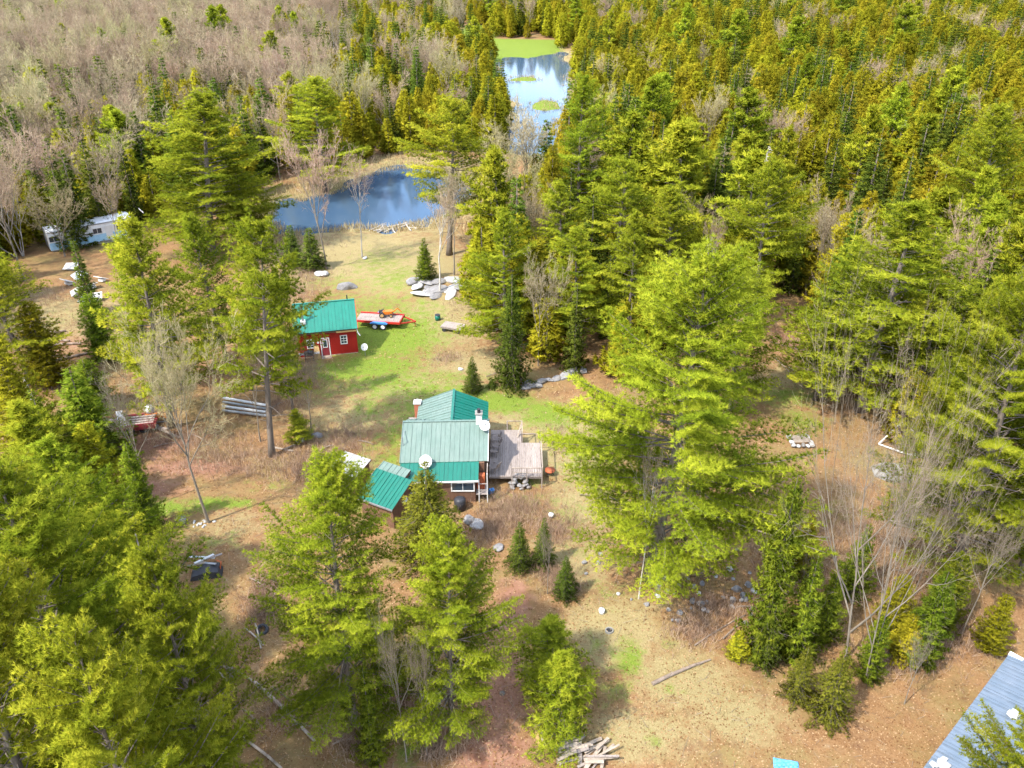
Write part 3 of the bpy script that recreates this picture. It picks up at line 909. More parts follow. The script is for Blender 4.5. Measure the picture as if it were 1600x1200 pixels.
hero('budbare0', 250, (745, 350), 34, 'pale budding tree close beside the layered pine at the pond')
hero('greencedar1', 372, (664, 437), 20, 'small dense cedar on the lawn beside the grey boulder')
hero('spruce1', 110, (380, 200), 20, 'dark spruce at the edge of the bare wood left of the round pine')
hero('spruce2', 155, (405, 225), 17, 'smaller dark spruce next to the bare birch by the marsh')
hero('birch0', 100, (430, 190), 20, 'white birch in front of the bare wood behind the marsh')
# ---- pine stand right of the yard
hero('pine1', 123, (910, 372), 56, 'tall pine on the right bank near the end of the river')
hero('farpine0', 180, (985, 385), 62, 'yellow pine second from the river in the right stand')
hero('farpine1', 190, (1068, 405), 68, 'brightest yellow pine at the back of the right stand')
hero('pine0', 285, (880, 470), 50, 'pine in the stand directly behind the yellow cedar')
hero('nearcedar0', 225, (862, 420), 30, 'yellow cedar at the river end of the right stand')
hero('pine3', 330, (790, 545), 58, 'front left pine of the stand beside the lawn')
hero('nearspruce1', 425, (800, 604), 38, 'dark spruce at the lawn edge behind the green wing roof')
hero('pine0', 360, (905, 545), 55, 'pine in the stand behind the slab of grey rocks')
hero('nearcedar1', 350, (905, 520), 26, 'orange-tinted cedar squeezed between pines of the right stand')
hero('pine2', 250, (960, 470), 60, 'pine in the middle of the right stand with dark limbs showing')
hero('pine1', 290, (1050, 480), 62, 'broad pine behind the giant pine, to its upper right')
hero('pine3', 330, (985, 560), 52, 'pine just behind the top of the giant pine')
hero('spruce1', 440, (900, 580), 24, 'dark spruce between the bare saplings and the giant pine')
hero('bare3', 430, (842, 572), 24, 'bare saplings between the dark spruce and the pines')
hero('birch0', 345, (1100, 500), 26, 'white birch stems among the pines behind the giant pine')
hero('closepine0', 385, (1012, 905), 172, 'giant spreading pine with grey trunk right of the wooden deck', lean=(0, .05), vis=True, rz=0.6)
hero('pine2', 255, (1198, 520), 64, 'layered pine right of the pale dead snag')
hero('birch0', 700, (998, 935), 28, 'small white leafless birch leaning on the giant pine trunk', vis=True)
hero('pine3', 318, (1385, 640), 135, 'broad dark pine behind the grassy opening on the right')
hero('pine0', 480, (1290, 625), 52, 'low green pine beside the grassy opening')
hero('bare3', 380, (1518, 560), 46, 'grey bare tree between two pines at right')
hero('pine1', 165, (1545, 420), 72, 'dark-limbed pine at the upper right edge')
hero('pine0', 285, (1640, 560), 70, 'pine cut by the right edge above the bright pines')
hero('closepine1', 430, (1570, 905), 140, 'large bright pine over the blue barrels at right', rz=2.0)
hero('pine0', 450, (1455, 660), 70, 'bright pine behind the white frame on the right')
hero('pine3', 560, (1660, 900), 80, 'bright pine at the right edge above the bare brush')
hero('pine2', 400, (1650, 720), 80, 'tall pine cut by the right edge in the middle')
hero('farpine2', 300, (1460, 480), 56, 'pine between the broad dark pine and the upper right pine')
hero('nearcedar0', 330, (1310, 520), 45, 'yellow-green cedar left of the broad dark pine')
hero('bare2', 330, (1290, 470), 26, 'bare pinkish tree above the grassy opening')
hero('pine1', 420, (1160, 640), 62, 'pine filling the gap between the giant pine and the layered pine')
hero('bigpine0', 470, (1545, 800), 88, 'bright spreading pine above the blue barrels')
hero('pine3', 380, (1320, 560), 60, 'pine touching the left side of the broad dark pine')
# ---- lower right
hero('greencedar0', 735, (1218, 1030), 48, 'tall dark cedar column left of the big bare trees', name='cedar_tree')
hero('nearspruce0', 940, (1205, 1040), 30, 'low spruce at the foot of the tall dark cedar column')
hero('nearcedar1', 985, (1155, 1028), 22, 'small bright yellow-green cedar by the fallen branch')
hero('nearbare1', 655, (1322, 1030), 70, 'big leafless tree leaning right of the tall cedar', vis=True, lean=(0, -.07))
hero('nearbare2', 700, (1352, 1065), 62, 'big leafless tree with several stems nearest the metal roof', lean=(0, -.06), vis=True)
hero('greencedar1', 860, (1262, 1030), 44, 'dark cedar bush under the big leafless trees')
hero('olivespruce0', 1010, (1310, 1120), 48, 'low spruce bush at the leaf-covered clearing edge')
hero('greencedar0', 890, (1460, 1035), 40, 'mottled yellow cedar bush above the metal roof')
hero('nearcedar1', 960, (1420, 1030), 34, 'small mottled cedar bush left of the metal roof corner')
hero('closepine0', 1035, (1625, 1400), 95, 'pine top overlapping the blue-grey metal roof at bottom right')
for (ky, tp, bx, by, hw, lab) in (
        ('greencedar1', 880, 1300, 1000, 36, 'dark shrub-like cedar right behind the big bare trunks'), ('nearcedar0', 900, 1405, 985, 34, 'yellowish cedar shrub between the bare trees and the bright pine'),
        ('greencedar0', 860, 1490, 975, 38, 'green cedar shrub above the far corner of the metal roof'), ('greencedar1', 820, 1345, 930, 34, 'cedar shrub in the brush between the concrete slab and the bare trees'),
        ('nearcedar1', 800, 1260, 900, 30, 'yellow cedar shrub right of the litter with scattered stones'), ('nearcedar0', 930, 1560, 1015, 30, 'cedar shrub touching the gable end of the metal roof'),
        ('olivespruce0', 1010, 1255, 1090, 34, 'olive spruce bush at the clearing edge below the tall cedar'), ('greencedar0', 960, 1370, 1060, 30, 'green cedar shrub at the foot of the several-stemmed bare tree')):
    hero(ky, tp, (bx, by), hw, lab)
for (tp, bx, by, hw, lab) in ((830, 1535, 990, 36, 'brownish bare shrub above the metal roof gable'), (800, 1450, 930, 30, 'bare shrub between the concrete slab and the cedars'), (800, 1395, 900, 26, 'thin bare shrub below the concrete slab'),
                              (880, 1265, 1000, 22, 'bare shrub beside the tall cedar column'), (1010, 1430, 1100, 24, 'low bare shrub left of the metal roof corner'), (560, 395, 690, 30, 'bare shrub left of the forked pine'), (700, 1080, 870, 22, 'dead branchy sapling right of the giant pine trunk')):
    hero('nearbare0', tp, (bx, by), hw, lab, cat='shrub', name='bare_shrub')
# ---- front of the house
hero('closepine1', 722, (526, 1130), 114, 'larger of the two pines in front of the house, beside the shed', rz=.4)
hero('closepine0', 828, (708, 1150), 90, 'smaller of the two pines in front of the house, at the driveway', vis=True, rz=3.0)
hero('olivespruce0', 722, (668, 872), 78, 'olive spruce standing right before the house front')
hero('youngpine1', 968, (868, 1062), 54, 'rear one of the two young pines along the driveway')
hero('youngpine0', 1030, (880, 1155), 62, 'front one of the two young pines along the driveway')
hero('nearspruce1', 815, (812, 888), 27, 'left one of three little spruces above the driveway')
hero('nearspruce0', 808, (850, 884), 24, 'pointed middle one of three little spruces above the driveway')
hero('nearspruce0', 868, (884, 934), 26, 'lowest right one of three little spruces above the driveway')
hero('nearbare0', 838, (857, 928), 18, 'thin bare sapling between the little spruces')
hero('nearspruce1', 556, (738, 613), 19, 'small pointed spruce behind the wing roof')
hero('nearspruce1', 592, (768, 606), 9, 'tiny spruce seedling right of the small pointed spruce')
hero('nearbare0', 990, (625, 1190), 30, 'bare sapling left of the driveway pine trunk')
hero('nearbare0', 1010, (660, 1180), 26, 'second bare sapling close to the driveway pine trunk')

# ------------------------------------------------------------------ the forest beyond
def pix(x, y, z=0.0):
    zc = y * math.cos(PITCH) + (CAM_H - z) * math.sin(PITCH)
    yc = y * math.sin(PITCH) - (CAM_H - z) * math.cos(PITCH)
    return 800 + FPX * x / zc, 600 - FPX * yc / zc

CLEAR = poly_at([(0, 480), (90, 400), (230, 350), (400, 310), (440, 285), (560, 255), (640, 245), (790, 240), (830, 250), (885, 248), (868, 320), (800, 345), (760, 420), (740, 480), (790, 560), (960, 610), (1180, 470), (1260, 470), (1290, 560), (1340, 680), (1480, 720), (1560, 1000), (1700, 1500), (-100, 1500), (-100, 560)], 0)
CLEAR_S = CLEAR

def vnoise(x, y, s, seed):
    return math.sin(x / s + seed) * math.sin(y / s * 1.1 + seed * 2.3) + 0.6 * math.sin((x + y) / s * 1.7 + seed * 3.1) + 0.4 * math.sin((x - 2 * y) / s * 1.3 + seed)

def scatter():
    rng = random.Random(77)
    pts = []
    bands = [(60, 250, 4.0), (250, 400, 4.8), (400, 640, 6.5), (640, 1000, 11), (1000, 1700, 22)]
    for y0, y1, st in bands:
        y = y0
        while y < y1:
            xm = 0.68 * y + 30
            x = -xm
            while x < xm:
                pts.append((x + rng.uniform(-.5, .5) * st, y + rng.uniform(-.5, .5) * st))
                x += st
            y += st
    P = np.array(pts)
    ok = sdf(P[:, 0], P[:, 1], CLEAR) > 0
    P = P[ok]
    ok = (water_sd(P[:, 0], P[:, 1]) > 2.0) & (sdf(P[:, 0], P[:, 1], RIVER) > 3.0) & (sdf(P[:, 0], P[:, 1], MEADOW) > 1.0)
    P = P[ok]
    occ = np.array(OCC)
    keep = []
    Z = hgt(P[:, 0], P[:, 1])
    for (x, y), z in zip(P, Z):
        if y < 140:
            d = np.hypot(occ[:, 0] - x, occ[:, 1] - y)
            if (d < 0.55 * occ[:, 2] + 0.6).any(): continue
        u, v = pix(x, y)
        n = vnoise(x, y, 14, 1.7)
        n2 = vnoise(x, y, 33, 4.1)
        r = rng.random()
        if u < (500 if v > 45 else 560) + 45 * n2 and v < 205 - 0.05 * u:                 # leafless hardwood, upper left
            w = dict(bare=.76, cedar=.12, spruce=.10, pine=.02)
            if v < 32: w = dict(bare=.48, cedar=.42, spruce=.05, pine=.05)
            if n > .6: w = dict(bare=.38, cedar=.33, spruce=.24, pine=.05)
            if v > 120 and u > 330: w = dict(bare=.62, cedar=.2, spruce=.17, pine=.01)
        elif u < 240:
            w = dict(bare=.25, cedar=.3, spruce=.43, pine=.02)
        elif u < 830:                                                  # mixed belt left of the river
            w = dict(bare=.07, cedar=.60, spruce=.32, pine=.01)
            if n > .9: w = dict(bare=.4, cedar=.4, spruce=.2, pine=0)
            if v < 45: w = dict(bare=.14, cedar=.68, spruce=.16, pine=.02)
        else:
            w = dict(bare=.035, cedar=.79, spruce=.16, pine=.015)
            if n > .8: w = dict(bare=.035, cedar=.53, spruce=.43, pine=.005)
            if v < 120 and n2 > .4: w = dict(bare=.025, cedar=.80, spruce=.14, pine=.035)
            if v < 25 and u > 1150: w = dict(bare=.15, cedar=.74, spruce=.09, pine=.02)
            if v > 340 and u > 1050: w = dict(bare=.06, cedar=.72, spruce=.16, pine=.06)
        for k, a in w.items():
            r -= a
            if r <= 0: break
        keep.append((k, x, y, float(z), u, v))
    return keep

FOREST = scatter()
HT = {'pine': (13, 18), 'cedar': (6, 13), 'spruce': (9, 15), 'bare': (9, 14)}
KEYS = {'pine': ['farpine0', 'farpine1', 'farpine2'], 'cedar': ['cedar0', 'cedar1', 'cedar2', 'cedar3'], 'spruce': ['spruce0', 'spruce1', 'spruce2'], 'bare': ['bare0', 'bare1', 'bare2', 'bare3', 'budbare0', 'birch1']}
LOOK = {'cedar': ('olive-yellow cedar', 'cedars'), 'spruce': ('dark pointed spruce', 'spruces'), 'bare': ('grey leafless tree', 'leafless trees'), 'pine': ('tall pine', 'pines')}
def where(u, v):
    """a place in words for a forest tree whose foot shows at pixel u, v"""
    if u > 830:
        a = 'on the right bank of the river' if u < 960 else 'behind the bright pine stand' if u < 1200 else 'behind the broad dark pine' if u < 1420 else 'towards the right edge'
    elif v > 200 and u < 240: a = 'around the trailer home at far left'
    else: a = 'in the wood towards the left edge' if u < 220 else 'behind the broad tall pine left of the pond' if u < 430 else 'behind the round pine at the pond' if u < 610 else 'on the left bank of the river'
    b = 'far back' if v < 120 else 'midway back' if v < 220 else 'nearer'
    return a, b
frng = random.Random(9)
FAR = {}
for kind in ('cedar', 'spruce', 'bare', 'pine'):
    L = sorted([f for f in FOREST if f[0] == kind], key=lambda f: f[2] ** 2 + f[1] ** 2 + (0 if -120 < f[4] < 1720 else 1e6))
    ninst = 0
    for k, x, y, z, u, v in L:
        h = frng.uniform(*HT[kind])
        if kind == 'cedar' and u > 900 and v > 350: h *= .8
        if kind == 'bare' and u > 830: h *= .8
        key = frng.choice(KEYS[kind])
        if kind == 'bare' and frng.random() < .45: key = frng.choice(KEYS[kind][:5])
        r0, h0 = LIB[key][3], LIB[key][2]
        s = h / h0
        sx = s * frng.uniform(.8, 1.45 if kind != 'bare' else 1.1) * (0.85 if kind == 'bare' and u > 520 else 1.0)
        if ninst < 296 and -60 < u < 1660 and v < 760:
            wa, wb = where(u, v)
            lo, hi = HT[kind]
            size = 'tall' if h > hi - (hi - lo) * .33 else 'small' if h < lo + (hi - lo) * .33 else 'mid-sized'
            lk_, pl = LOOK[kind]
            lk_ = size + ' ' + lk_.replace('tall ', '')
            if key == 'birch1': lk_ = size + ' white-stemmed leafless birch'
            if key == 'budbare0': lk_ = size + ' yellowish budding tree'
            tree(key, (x, y, z), h, r0 * sx, lk_ + ' ' + wa + ', ' + wb, group=pl + ' ' + wa, rz=frng.uniform(0, 6.28))
            ninst += 1
        else:
            FAR.setdefault(kind, []).append((x, y, z, key, sx, s, frng.uniform(0, 6.28)))

def far_forest(kind, items, name, label):
    """the rest of the forest, too many to count: points that carry the crowns of their kind"""
    keys = KEYS[kind]
    me = bpy.data.meshes.new(name)
    n = len(items)
    me.vertices.add(n)
    me.vertices.foreach_set('co', np.array([i[:3] for i in items], dtype=np.float32).ravel())
    for nm, typ, vals in (('pick', 'INT', [keys.index(i[3]) for i in items]),):
        a = me.attributes.new(nm, typ, 'POINT')
        a.data.foreach_set('value', np.array(vals, dtype=np.int32))
    a = me.attributes.new('siz', 'FLOAT_VECTOR', 'POINT')
    a.data.foreach_set('vector', np.array([(i[4], i[4], i[5]) for i in items], dtype=np.float32).ravel())
    a = me.attributes.new('rot', 'FLOAT_VECTOR', 'POINT')
    a.data.foreach_set('vector', np.array([(0, 0, i[6]) for i in items], dtype=np.float32).ravel())
    me.update()
    o = link_mesh(name, me)
    ng = bpy.data.node_groups.new(name, 'GeometryNodeTree')
    ng.interface.new_socket('Geometry', in_out='INPUT', socket_type='NodeSocketGeometry')
    ng.interface.new_socket('Geometry', in_out='OUTPUT', socket_type='NodeSocketGeometry')
    gi, go = ng.nodes.new('NodeGroupInput'), ng.nodes.new('NodeGroupOutput')
    g2i = ng.nodes.new('GeometryNodeGeometryToInstance')
    for key in reversed(keys):
        src = next(c for c in bpy.data.objects if c.data == LIB[key][1])
        oi = ng.nodes.new('GeometryNodeObjectInfo')
        oi.transform_space = 'ORIGINAL'
        oi.inputs['As Instance'].default_value = False
        oi.inputs['Object'].default_value = src
        geo = oi.outputs['Geometry']
        if kind in ('bare', 'pine'):                             # these show their stems
            ow = ng.nodes.new('GeometryNodeObjectInfo')
            ow.transform_space = 'ORIGINAL'
            ow.inputs['Object'].default_value = next(c for c in bpy.data.objects if c.data == LIB[key][0])
            jn = ng.nodes.new('GeometryNodeJoinGeometry')
            ng.links.new(geo, jn.inputs[0])
            ng.links.new(ow.outputs['Geometry'], jn.inputs[0])
            geo = jn.outputs[0]
        ng.links.new(geo, g2i.inputs[0])
    iop = ng.nodes.new('GeometryNodeInstanceOnPoints')
    iop.inputs['Pick Instance'].default_value = True
    def attr(nm, typ):
        a = ng.nodes.new('GeometryNodeInputNamedAttribute')
        a.data_type = typ
        a.inputs['Name'].default_value = nm
        return next(s for s in a.outputs if s.enabled and s.name == 'Attribute')
    ng.links.new(gi.outputs[0], iop.inputs['Points'])
    ng.links.new(g2i.outputs[0], iop.inputs['Instance'])
    ng.links.new(attr('pick', 'INT'), iop.inputs['Instance Index'])
    e2r = ng.nodes.new('FunctionNodeEulerToRotation')
    ng.links.new(attr('rot', 'FLOAT_VECTOR'), e2r.inputs[0])
    ng.links.new(e2r.outputs[0], iop.inputs['Rotation'])
    ng.links.new(attr('siz', 'FLOAT_VECTOR'), iop.inputs['Scale'])
    ng.links.new(iop.outputs[0], go.inputs[0])
    md = o.modifiers.new('forest', 'NODES')
    md.node_group = ng
    tag(o, label, 'forest', kind='stuff')

for kind, name, label in (('cedar', 'distant_cedar_forest', 'far-off olive cedar forest stretching to the top of the photo'), ('spruce', 'distant_spruce_forest', 'far-off dark spruces mixed through the distant forest'),
                          ('bare', 'distant_hardwood_forest', 'far-off grey leafless wood at the upper left'), ('pine', 'distant_pine_forest', 'far-off tall pines standing over the distant forest')):
    if kind in FAR: far_forest(kind, FAR[kind], name, label)

# ------------------------------------------------------------------ buildings
def quadpt(P, u, v):
    a = Vector(P[0]).lerp(Vector(P[1]), u)
    b = Vector(P[3]).lerp(Vector(P[2]), u)
    return a.lerp(b, v)

def metal_roof_part(parent, P, n, mat, name='roof', thick=0.10, rib=0.05):
    """roof slope P (lower left, lower right, upper right, upper left): deck board, then n overlapping metal panels with raised ribs"""
    P = [Vector(p) for p in P]
    nrm = (P[1] - P[0]).cross(P[3] - P[0]).normalized()
    deck = MB().slab([p - nrm * 0.035 for p in P], thick).build(name, M['brownwood'], parent)
    g = 0.012 / max(0.5, (P[1] - P[0]).length)
    for i in range(n):
        a, b = i / n, (i + 1) / n - g
        m = MB().slab([quadpt(P, a, 0), quadpt(P, b, 0), quadpt(P, b, 1), quadpt(P, a, 1)], 0.03)
        m.bar(quadpt(P, a + g, 0) + nrm * rib * .45, quadpt(P, a + g, 1) + nrm * rib * .45, 0.055, rib)
        m.bar(quadpt(P, (a + b) / 2, 0) + nrm * rib * .2, quadpt(P, (a + b) / 2, 1) + nrm * rib * .2, 0.04, rib * .6)
        m.build('roof_panel', mat, deck)
    return deck

def window(parent, x0, x1, z0, z1, y, nx, nz, fmat='white', out=-1, fr=0.09):
    m = MB()
    y0, y1 = (y + out * 0.07, y + 0.02) if out < 0 else (y - .02, y + .07)
    m.box(x0 - fr, x0, y0, y1, z0 - fr, z1 + fr).box(x1, x1 + fr, y0, y1, z0 - fr, z1 + fr).box(x0, x1, y0, y1, z1, z1 + fr).box(x0, x1, y0, y1, z0 - fr, z0)
    for i in range(1, nx):
        xx = x0 + (x1 - x0) * i / nx
        m.box(xx - .022, xx + .022, y0 + .012, y1, z0, z1)
    for j in range(1, nz):
        zz = z0 + (z1 - z0) * j / nz
        m.box(x0, x1, y0 + .015, y1 - .003, zz - .022, zz + .022)
    w = m.build('window', M[fmat], parent)
    for i in range(nx):
        for j in range(nz):
            xa, xb = x0 + (x1 - x0) * i / nx, x0 + (x1 - x0) * (i + 1) / nx
            za, zb = z0 + (z1 - z0) * j / nz, z0 + (z1 - z0) * (j + 1) / nz
            MB().box(xa + .02, xb - .02, y - .03, y - .012, za + .02, zb - .02).build('pane', M['glass'], w)
    return w

def dish(loc, r, face, label, mast=0.6, group=None):
    """satellite dish on a short mast looking towards 'face'"""
    o = empty('satellite_dish', loc)
    f = Vector(face).normalized()
    q = f.to_track_quat('Z', 'Y')
    m = MB()
    rings = [(0.02, 0), (0.5, .06), (0.85, .16), (1.0, .22)]
    n = 18
    vs, fs = [], []
    for lay in (0, -0.03):
        for rr, zz in rings:
            for k in range(n):
                t = 6.2832 * k / n
                vs.append(q @ Vector((rr * r * math.cos(t), rr * r * 1.05 * math.sin(t), zz * r + lay)) + Vector((0, 0, mast)))
    R = len(rings)
    for i in range(R - 1):
        for k in range(n):
            k2 = (k + 1) % n
            fs.append((i * n + k, i * n + k2, (i + 1) * n + k2, (i + 1) * n + k))
            fs.append((R * n + i * n + k2, R * n + i * n + k, R * n + (i + 1) * n + k, R * n + (i + 1) * n + k2))
    for k in range(n):
        k2 = (k + 1) % n
        fs.append(((R - 1) * n + k, (R - 1) * n + k2, (2 * R - 1) * n + k2, (2 * R - 1) * n + k))
    fs.append(tuple(range(n)))
    m.add(vs, fs).build('reflector', M['white'], o, True)
    tip = q @ Vector((0, -.1 * r, r * .95)) + Vector((0, 0, mast))
    MB().tube([q @ Vector((0, -r * .95, .2 * r)) + Vector((0, 0, mast)), tip], [.018, .018], 5).build('feed_arm', M['steel'], o)
    MB().box(tip.x - .05, tip.x + .05, tip.y - .05, tip.y + .05, tip.z - .05, tip.z + .05).build('receiver', M['steel'], o)
    MB().tube([(0, 0, -.1), (0, 0, mast)], [.03, .03], 6).build('mast', M['steel'], o)
    return tag(o, label, 'satellite dish', group)

def main_house():
    O = Vector((-5.65, 46.5, 0))
    W = lambda x, y, z: (x - O.x, y - O.y, z)
    h = empty('house', HM(O.x, O.y))
    h.scale = (HS, HS, HS)
    tag(h, 'main house with faded green metal roof, dark green porch roof and rear wing', 'house')
    fx0, fx1 = -9.28, -2.05
    B = MB()
    B.prism([(45.15 - O.y, -.4), (51.2 - O.y, -.4), (51.2 - O.y, 3.55), (48.5 - O.y, 4.95), (45.15 - O.y, 3.30)], 'x', fx0 + .3 - O.x, fx1 - .3 - O.x)
    B.build('wall', M['brownwood'], h)
    MB().prism([(-8.25 - O.x, -.3), (-2.5 - O.x, -.3), (-2.5 - O.x, 3.5), (-5.3 - O.x, 4.70), (-8.25 - O.x, 3.5)], 'y', 51.23 - O.y, 54.0 - O.y).build('wing_wall', M['brownwood'], h)
    MB().box(-8.95 - O.x, -3.05 - O.x, 43.75 - O.y, 45.12 - O.y, -.4, 2.55).build('porch_wall', M['brownwood'], h)
    # stone footing in front
    metal_roof_part(h, [W(fx0, 44.95, 3.42), W(fx1, 45.25, 3.42), W(fx1, 48.6, 5.2), W(fx0, 48.4, 5.2)], 9, M['roof_faded_sunlit'], 'front_roof')
    metal_roof_part(h, [W(fx1, 51.5, 3.55), W(fx0, 51.5, 3.55), W(fx0, 48.43, 5.17), W(fx1, 48.63, 5.17)], 9, M['roof_faded_sunlit'], 'rear_roof')
    metal_roof_part(h, [W(-9.2, 43.32, 2.68), W(-2.78, 43.6, 2.68), W(-2.78, 45.3, 3.40), W(-9.2, 45.05, 3.40)], 9, M['roof_green'], 'porch_roof')
    metal_roof_part(h, [W(-8.6, 54.4, 3.55), W(-8.45, 49.4, 3.55), W(-5.22, 48.7, 4.92), W(-5.32, 54.3, 4.92)], 6, M['roof_faded_sunlit'], 'wing_roof')  # same metal as the right slope, sunlit sheen put into a paler colour
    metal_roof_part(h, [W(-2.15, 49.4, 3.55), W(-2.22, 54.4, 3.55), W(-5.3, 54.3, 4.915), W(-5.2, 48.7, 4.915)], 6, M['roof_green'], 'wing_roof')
    MB().bar(W(fx0, 48.42, 5.235), W(fx1, 48.62, 5.235), .22, .05).build('ridge_cap', M['roof_faded_sunlit'], h)
    MB().bar(W(-5.21, 48.9, 4.97), W(-5.31, 54.32, 4.97), .22, .05).build('ridge_cap', M['roof_green'], h)
    MB().bar(W(-9.2, 43.28, 2.60), W(-2.78, 43.56, 2.60), .06, .14).build('gutter', M['white'], h)
    MB().bar(W(-2.03, 45.25, 3.36), W(-2.03, 48.6, 5.14), .05, .16).build('barge_board', M['white'], h)
    # chimney of the wing (brick, white top) and the white block chimney at the ridge
    c = MB().box(-8.95 - O.x, -8.4 - O.x, 53.6 - O.y, 54.15 - O.y, 0, 3.8).build('brick_chimney', M['brick'], h)
    MB().box(-9.02 - O.x, -8.33 - O.x, 53.53 - O.y, 54.22 - O.y, 3.803, 3.92).build('chimney_cap', M['white'], c)
    MB().tube([(-8.68 - O.x, 53.87 - O.y, 3.92), (-8.68 - O.x, 53.87 - O.y, 4.1)], [.2, .16], 10).build('chimney_pot', M['white'], c)
    c = MB().box(-3.1 - O.x, -2.6 - O.x, 48.25 - O.y, 48.8 - O.y, 4.6, 6.0).build('block_chimney', M['white'], h)
    MB().box(-3.17 - O.x, -2.53 - O.x, 48.18 - O.y, 48.87 - O.y, 6.003, 6.10).build('chimney_cap', M['concrete'], c)
    MB().tube([(-2.85 - O.x, 48.5 - O.y, 6.1), (-2.85 - O.x, 48.5 - O.y, 6.45)], [.14, .14], 10).build('flue', M['dark'], c)
    # porch windows
    window(h, -4.95 - O.x, -3.2 - O.x, 1.55, 2.3, 43.75 - O.y, 2, 1)
    window(h, -8.7 - O.x, -7.2 - O.x, 1.35, 2.2, 43.75 - O.y, 2, 1)
    # open corner porch: white posts, shelf, red cupboard
    MB().box(-2.80 - O.x, -2.72 - O.x, 43.72 - O.y, 43.8 - O.y, .3, 2.6).box(-2.12 - O.x, -2.04 - O.x, 43.72 - O.y, 43.8 - O.y, .3, 3.2).build('porch_post', M['white'], h)
    MB().bar(W(-2.76, 43.76, 2.2), W(-2.08, 43.76, 2.2), .06).bar(W(-2.76, 43.76, 1.55), W(-2.08, 43.76, 1.55), .06).bar(W(-2.08, 43.76, 3.15), W(-2.08, 45.1, 3.3), .07).build('porch_rail', M['wood_grey'], h)
    MB().box(-2.95 - O.x, -2.3 - O.x, 44.4 - O.y, 44.9 - O.y, 1.2, 2.5).build('cupboard', M['rust'], h)
    MB().box(-3.0 - O.x, -2.05 - O.x, 43.78 - O.y, 45.1 - O.y, 1.06, 1.14).build('porch_floor', M['wood_grey'], h)
    # dark antenna bracket on the left roof edge and a frame beside the wing
    MB().bar(W(-9.1, 46.4, 4.1), W(-9.1, 46.4, 5.0), .05).bar(W(-9.1, 46.4, 4.9), W(-9.1, 47.6, 4.9), .04).build('antenna', M['steel'], h)
    MB().box(-9.05 - O.x, -8.75 - O.x, 51.8 - O.y, 52.2 - O.y, .3, 3.2).build('side_post', M['yellowwood'], h)
    MB().bar(W(-9.3, 52.0, 3.25), W(-8.6, 52.0, 3.25), .3, .06).build('side_shelf', M['wood_grey'], h)
    return h
main_house()
dish(HM(-7.1, 44.75, 3.1), .50, (-.1, -.75, .62), 'round white satellite dish above the dark green porch roof', .55)
dish(HM(-2.35, 47.75, 4.75), .42, (.15, -.55, .75), 'white satellite dish beside the white chimney on the ridge', .45)

def deck_platform():
    Z = 1.2
    o = empty('deck', HM(0, 49))
    o.scale = (HS, HS, HS)
    tag(o, 'weathered grey wooden deck on the right side of the house', 'deck')
    n = 24
    x = -2.0
    rng = random.Random(3)
    pw = 4.45 / n
    for i in range(n):
        xa = x + i * pw
        y1 = 53.3 if xa < 0.78 else 51.2
        MB().box(xa + .008, xa + pw - .008, 46.1 - 49 + rng.uniform(-.02, .02), y1 - 49, Z - .045, Z + rng.uniform(-.004, .004)).build('plank', M['wood_grey'], o)
    MB().box(-2, 2.42, -2.86, -2.80, Z - .22, Z - .05).box(2.36, 2.42, -2.79, 2.15, Z - .22, Z - .05).box(.72, .78, 2.16, 4.25, Z - .22, Z - .05).build('joist_frame', M['wood_grey'], o)
    def post(px, py, z1=Z + .95, z0=None):
        q = HM(px, py + 49)
        z0 = float(hgt(q.x, q.y)) - .2 if z0 is None else z0
        MB().box(px - .045, px + .045, py - .045, py + .045, z0, z1).build('post', M['wood_grey'], o)
    for p in ((-.05, -2.95), (1.2, -2.95), (2.47, -2.95), (2.5, -.8), (2.42, 2.2), (.85, 2.26), (.85, 4.3), (-.5, 4.36)): post(*p)
    def rail(a, b, z, w=.08):
        MB().bar((a[0], a[1], z), (b[0], b[1], z), w, .05).build('rail', M['lumber'], o)
    rail((-.05, -2.95), (2.47, -2.95), Z + .93); rail((-.05, -2.95), (2.47, -2.95), Z + .45, .05)
    rail((2.5, -2.9), (2.5, 2.2), Z + .93, .10); rail((2.42, 2.25), (.85, 2.25), Z + .93)
    rail((.85, 2.3), (.85, 4.3), Z + .93); rail((.85, 4.36), (-.5, 4.36), Z + .93)
    for i in range(11):
        xx = .1 + i * .215
        MB().box(xx - .015, xx + .015, -2.965, -2.935, Z + .02, Z + .92).build('baluster', M['wood_grey'], o)
    MB().bar((.85, 4.4, Z + .9), (.45, 3.0, Z + .03), .09, .06).build('loose_rail', M['lumber'], o)
deck_platform()

def chair(loc, rz, label):
    o = empty('deck_chair', HM(*loc), rz)
    for i in range(5): MB().box(-.27, .27, -.28 + i * .115, -.19 + i * .115, .38, .41).build('seat_slat', M['wood_grey'], o)
    for i in range(5):
        xa = -.26 + i * .108
        MB().slab([(xa, .30, .40), (xa + .09, .30, .40), (xa + .09, .52, 1.0), (xa, .52, 1.0)], .025).build('back_slat', M['wood_grey'], o)
    for sx in (-1, 1):
        MB().box(sx * .32 - .05, sx * .32 + .05, -.32, .38, .58, .61).build('armrest', M['wood_grey'], o)
        for yy in (-.28, .26): MB().box(sx * .32 - .03, sx * .32 + .03, yy - .03, yy + .03, 0, .577).build('leg', M['wood_grey'], o)
    return tag(o, label, 'chair', 'slatted chairs on the deck')
chair((-1.55, 51.3, 1.21), -1.5, 'slatted wooden chair nearest the back of the deck, by the house wall')
chair((-1.5, 50.3, 1.21), -1.45, 'middle slatted chair of the three by the house wall on the deck')
chair((-1.6, 49.3, 1.21), -1.8, 'third slatted chair from the back along the house wall')
chair((-1.55, 46.9, 1.21), -2.2, 'slatted chair alone at the front corner of the deck by the porch')

